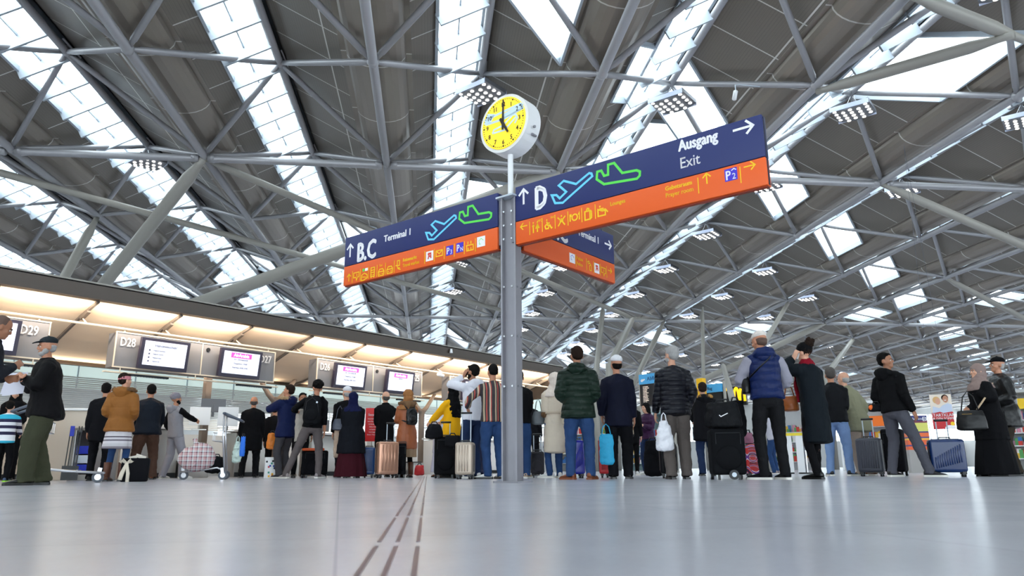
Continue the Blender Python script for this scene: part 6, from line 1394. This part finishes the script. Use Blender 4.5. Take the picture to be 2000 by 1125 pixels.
# ================================================================== BACKGROUND OF THE HALL
def board(label, x0, x1, y0, y1, D, yaw, hdr, rows, cols_, title):
    p = spot((x0+x1)/2, D); k = ppm((x0+x1)/2, D); w = (x1-x0)/k/math.cos(R(yaw)); zb, zt = zat(x0, y1, D), zat(x0, y0, D)
    r = empty('departure_board', p, facing(p, yaw), label, 'departure board', 'departure boards')
    b = MB(); b.box((0, 0, (zb+zt)/2), (w, .25, zt-zb)); b.build('cabinet', M_dark, r)
    b = MB(); b.box((0, -.01, zt-hdr/2), (w+.02, .27, hdr)); b.build('header', mat('header_blue', (74, 170, 226), rough=.5), r)
    b = MB(); b.tube([(-w/2-.06, 0, 0), (-w/2-.06, 0, zt+.1)], .06, n=10); b.tube([(w/2+.06, 0, 0), (w/2+.06, 0, zt+.1)], .06, n=10); b.build('post', M_tubeL, r)
    fr = lambda x, z: frame((x, -.13, z), (1, 0, 0), (0, 0, 1)); fh = lambda x, z: frame((x, -.148, z), (1, 0, 0), (0, 0, 1))
    text(title, hdr*.55, fh(-w/2+hdr*1.0, zt-hdr*.68), mat('header_ink', (24, 60, 110)), r, bold=.002)
    b = MB(); strokes(b, [[(0+x*hdr*.8, z*hdr*.8) for x, z in PLANE_UP+PLANE_UP[:1]]], .03, fh(-w/2+hdr*.25, zt-hdr*.72)); b.build('takeoff_symbol', M_sw, r)
    rh = (zt-zb-hdr-.1)/rows
    names = ['12:35 ISTANBUL', '12:50 MUENCHEN', '13:05 BERLIN', '13:20 WIEN', '13:30 LONDON', '13:45 PALMA', '14:00 ZUERICH', '14:20 NADOR', '14:30 ANTALYA', '14:45 HAMBURG', '15:00 ROM', '15:10 PARIS', '15:30 PRAG', '15:45 OSLO']
    for k_ in range(rows):
        text(names[k_ % 14], rh*.8, fr(-w/2+.12, zt-hdr-.06-rh*(k_+.8)), mat_board, r, xs=.8)
    return r
mat_board = emis('board_text', (230, 214, 200), .9, sample=False)
board('departure board with blue header behind the grey-haired man, left one', 1261, 1318, 730, 792, 24, 38, .32, 12, 3, 'Abflug')
board('departure board with blue header right of the golden fur hood', 1374, 1422, 752, 800, 30, 38, .32, 10, 3, 'Abflug')
b = MB(); q = at_dist(1370, 757, 29.5); b.box((0, 0, 0), (.3, .2, .7)); tag(b.build('yellow_panel', mat('panel_yellow', (250, 190, 20), rough=.5), loc=q, rotz=facing(q, 38)), 'small yellow panel at the edge of the second departure board', 'sign')
# restaurant letters
p = spot(1440, 40); k = ppm(1440, 40); rs = empty('restaurant_sign', p, facing(p, 20), 'black fascia with two yellow double-arch letters left of the blue vest', 'sign')
zt, zb = zat(1440, 757, 40), zat(1440, 790, 40)
b = MB(); b.box((0, 0, (zt+zb)/2), (1.5, .2, zt-zb+.1)); b.build('sign_board', M_black, rs)
M_my = emis('arches_yellow', (255, 205, 20), .8, sample=False)
for x, sc_x in ((-.42, .46), (.42, .30)):
    b = MB(); h_ = zt-zb
    for off_ in (-.5, .5):
        pts = [(x+off_*sc_x+sc_x*.42*math.sin(t), -.14, zb+.04+(h_-.08)*math.cos(t)**.7 if math.cos(t) > 0 else zb+.04) for t in [-PI/2+.05+(PI-.1)*i/10 for i in range(11)]]
        b.tube(pts, .065, n=8, ry=.03)
    b.build('arch_letter', M_my, rs, smooth=True)
b = MB(); b.box((0, .6, zb/2), (1.9, 1.0, zb)); b.build('kiosk_body', M_wall, rs)
# information pillar
D = 19.5; p = spot(1796, D); ip = empty('information_pillar', p, facing(p, -14), 'information pillar with blue, yellow and orange bands behind the blue suitcase', 'pillar'); kk = ppm(1796, D); w = 40/kk; zt = zat(1796, 812, D)
b = MB(); b.box((0, 0, zt*.2), (w, .3, zt*.4)); b.build('plinth', mat('plinth_grey', (160, 156, 152), rough=.5), ip)
zz = zt
for hh, c_, nm in ((.19, (44, 50, 120), 'blue_band'), (.07, (120, 40, 70), 'maroon_band'), (.30, (222, 220, 110), 'pale_yellow_band'), (.05, (60, 54, 120), 'violet_band'), (.14, (236, 110, 50), 'orange_band'), (.05, (90, 60, 120), 'violet_band'), (.06, (246, 190, 60), 'amber_band'), (.17, (230, 96, 44), 'orange_band'), (.05, (70, 54, 130), 'violet_band'), (.12, (230, 96, 44), 'orange_band')):
    h_ = hh*zt*.6/1.2; b = MB(); b.box((0, -.005, zz-h_/2), (w, .31, h_)); b.build(nm, mat('band_%d_%d_%d' % c_, c_, rough=.5), ip); zz -= h_
text('Abflug Terminal 2', .075, frame((-w*.3, -.162, zt-.10), (1, 0, 0), (0, 0, 1)), M_sw, ip, xs=.7); text('D', .14, frame((w*.28, -.162, zt-.13), (1, 0, 0), (0, 0, 1)), M_sw, ip)
# hanging poster
D = 17.5; q0 = at_dist(1845, 838, D); q1 = at_dist(1845, 770, D); kk = ppm(1845, D); w = 38/kk; h = q1.z-q0.z
po = empty('hanging_poster', (q0.x, q0.y, q0.z), facing(q0, -6), 'hanging poster of a laughing couple above red field, over the blue suitcase', 'poster')
b = MB(); b.box((0, 0, h/2), (w, .015, h)); b.build('poster_sheet', mat('poster_cream', (236, 222, 206), rough=.6), po)
def flat(nm, lines, m_, y=-.009):
    b = MB(); b.poly([V((x*w, y, z*h)) for x, z in lines], .002, V((0, -1, 0))); b.build(nm, m_, po, fix=True)
disc = lambda cx, cz, rx, rz, n=18: [(cx+rx*math.cos(2*PI*i/n), cz+rz*math.sin(2*PI*i/n)) for i in range(n)]
flat('red_field', [(-.5, 0), (.5, 0), (.5, .48), (.2, .56), (0, .52), (-.2, .56), (-.5, .46)], mat('poster_red', (200, 34, 40), rough=.5))
flat('printed_shirt', [(-.45, .46), (-.1, .5), (.05, .46), (.48, .5), (.48, .70), (.30, .74), (.05, .68), (-.1, .6), (-.4, .66)], mat('poster_paleblue', (196, 206, 226), rough=.5), -.011)
flat('printed_hair', disc(-.2, .84, .17, .10), mat('poster_blonde', (214, 170, 110), rough=.6), -.0115); flat('printed_hair', disc(.2, .90, .16, .09), H_brn, -.0115)
flat('printed_face', disc(-.14, .80, .12, .095), skin('light'), -.0135); flat('printed_face', disc(.22, .86, .13, .10), skin('mid'), -.0135)
flat('printed_smile', disc(.21, .825, .05, .012), M_sw, -.0155)
text('STARTKLAR', .10*w/.45, frame((0, -.014, h*.36), (1, 0, 0), (0, 0, 1)), M_sw, po, align='CENTER', bold=.001, xs=.9); text('F\u00dcR DEN SOMMER', .075*w/.45, frame((0, -.014, h*.27), (1, 0, 0), (0, 0, 1)), M_sw, po, align='CENTER', xs=.9)
b = MB(); b.poly([V((x*w, -.011, z*h)) for x, z in [(.02, .0), (.48, .0), (.48, .1), (.2, .11), (.05, .06)]], .002, V((0, -1, 0))); b.build('white_flash', M_sw, po, fix=True)
b = MB(); b.poly([V((x*w, -.014, z*h)) for x, z in disc(.40, .15, .10, .055)], .002, V((0, -1, 0))); b.build('yellow_dot', M_sy, po, fix=True)
b = MB(); b.tube([(-w*.4, 0, h), (.0, 0, h+5.5)], .0025, n=5); b.tube([(w*.4, 0, h), (0, 0, h+5.5)], .0025, n=5); b.build('suspension_wire', M_cartg, po)
# queue barrier and white counters behind the phone woman
M_tape = mat('barrier_yellow', (250, 225, 60), rough=.6)
for x, lb in ((1534, 'chrome barrier post between the blue vest and the dark coat, left'), (1574, 'chrome barrier post right behind the dark coat'), (1700, 'chrome barrier post behind the charcoal suitcase')):
    p = spot(x, 18); r = empty('barrier_post', p, 0, lb, 'barrier post', 'queue barrier posts'); b = MB(); b.tube([(0, 0, .02), (0, 0, .92)], .03, n=12); b.build('pole', M_chrome, r, smooth=False); b = MB(); b.tube([(0, 0, 0), (0, 0, .03)], .17, n=20); b.build('base', M_black, r)
pa, pb = spot(1534, 18), spot(1574, 18); b = MB(); b.bar(pa+V((0, 0, .86)), pb+V((0, 0, .86)), .01, .06); tag(b.build('barrier_tape', M_tape), 'yellow barrier tape between two chrome posts', 'tape')
def shop(label, x0, x1, D, zt, m_body, bandc=None, band=(0, 0), seed=1, goods=True):
    cx = (x0+x1)/2; p = spot(cx, D); w = (x1-x0)/ppm(cx, D); r = empty('shop_kiosk', p, facing(p, 10), label, 'shop', 'shops at the far side of the hall')
    b = MB(); b.box((0, .6, zt/2), (w, .1, zt)); b.box((-w/2, 0, zt/2), (.08, 1.2, zt)); b.box((w/2, 0, zt/2), (.08, 1.2, zt)); b.box((0, 0, zt), (w, 1.3, .12)); b.build('kiosk_frame', m_body, r)
    if bandc: b = MB(); b.box((0, -.66, (band[0]+band[1])/2), (w*1.02, .06, band[1]-band[0])); b.build('fascia_band', bandc, r)
    b = MB()
    for z in (.4, .9, 1.4, 1.9): 
        if z < zt-.3: b.box((0, .2, z), (w*.95, .6, .04))
    b.build('shelf', M_white, r)
    if goods:
        random.seed(seed); cs = [(210, 60, 50), (240, 236, 230), (60, 120, 190), (240, 190, 60), (90, 160, 90), (220, 150, 170)]
        for i, c_ in enumerate(cs):
            b = MB()
            for z in (.42, .92, 1.42, 1.92):
                if z > zt-.3: continue
                for k_ in range(6):
                    x = random.uniform(-w*.45, w*.45); hh = random.uniform(.15, .38); b.box((x, .05+random.uniform(0, .2), z+hh/2), (w*.06, .15, hh))
            tag(b.build('goods', mat('goods_%d' % i, c_, rough=.5), r), kind='stuff')
    return r
shop('white shop with shelves of goods behind the dark petrol coat', 1500, 1590, 42, 3.4, M_white, seed=2)
shop('shop with orange fascia behind the khaki jacket', 1655, 1760, 38, 3.0, M_white, mat('shop_orange', (250, 120, 30), rough=.5), (1.9, 2.35), seed=4)
shop('shop with mixed goods at the right edge behind the leather jacket', 1950, 2060, 36, 3.0, M_wall, mat('shop_yellow', (245, 200, 40), rough=.5), (2.3, 2.7), seed=6)
shop('low pale shop behind the purple jacket', 1225, 1300, 44, 3.2, mat('shop_teal', (150, 176, 180), rough=.5), seed=8)
shop('grey shop seen between the green puffer and the navy suit', 1090, 1200, 40, 3.0, M_wall, seed=9)
for x, lb in ((1541, 'white service counter between the blue vest and the dark coat, left part'), (1566, 'white service counter between the blue vest and the dark coat, right part')):
    p = spot(x, 21); r = empty('service_counter', p, facing(p), lb, 'counter', 'white service counters'); rbox('cabinet', (.22, .5, .95), (0, 0, .475), .02, M_white, r); b = MB(); b.box((0, 0, .98), (.26, .6, .04)); b.build('worktop', M_steel, r)
bake_blobs()
# ------------------------------------------------------------------ lettering becomes plain mesh
def fonts_to_mesh():
    bpy.context.view_layer.update(); dg = bpy.context.evaluated_depsgraph_get()
    for o in [q for q in SC.objects if q.type == 'FONT']:
        me = bpy.data.meshes.new_from_object(o.evaluated_get(dg)); nm = o.name
        bd = o.get('bold', 0)
        if bd:
            bm = bmesh.new(); bm.from_mesh(me); base = list(bm.verts)+list(bm.edges)+list(bm.faces)
            for dx, dy in ((-bd, 0), (bd, 0), (0, bd*.7), (0, -bd*.7)):
                r_ = bmesh.ops.duplicate(bm, geom=base); bmesh.ops.translate(bm, verts=[v for v in r_['geom'] if isinstance(v, bmesh.types.BMVert)], vec=(dx, dy, abs(dx+dy)*.02))
            bm.to_mesh(me); bm.free()
        q = bpy.data.objects.new('t', me); COL.objects.link(q); q.parent = o.parent; q.matrix_parent_inverse = o.matrix_parent_inverse.copy()
        q.location = o.location; q.rotation_euler = o.rotation_euler; q.scale = o.scale
        if o.parent is not None or True: q.matrix_basis = o.matrix_basis.copy()
        bpy.data.objects.remove(o); q.name = nm
        if len(me.materials) == 0: pass
fonts_to_mesh()
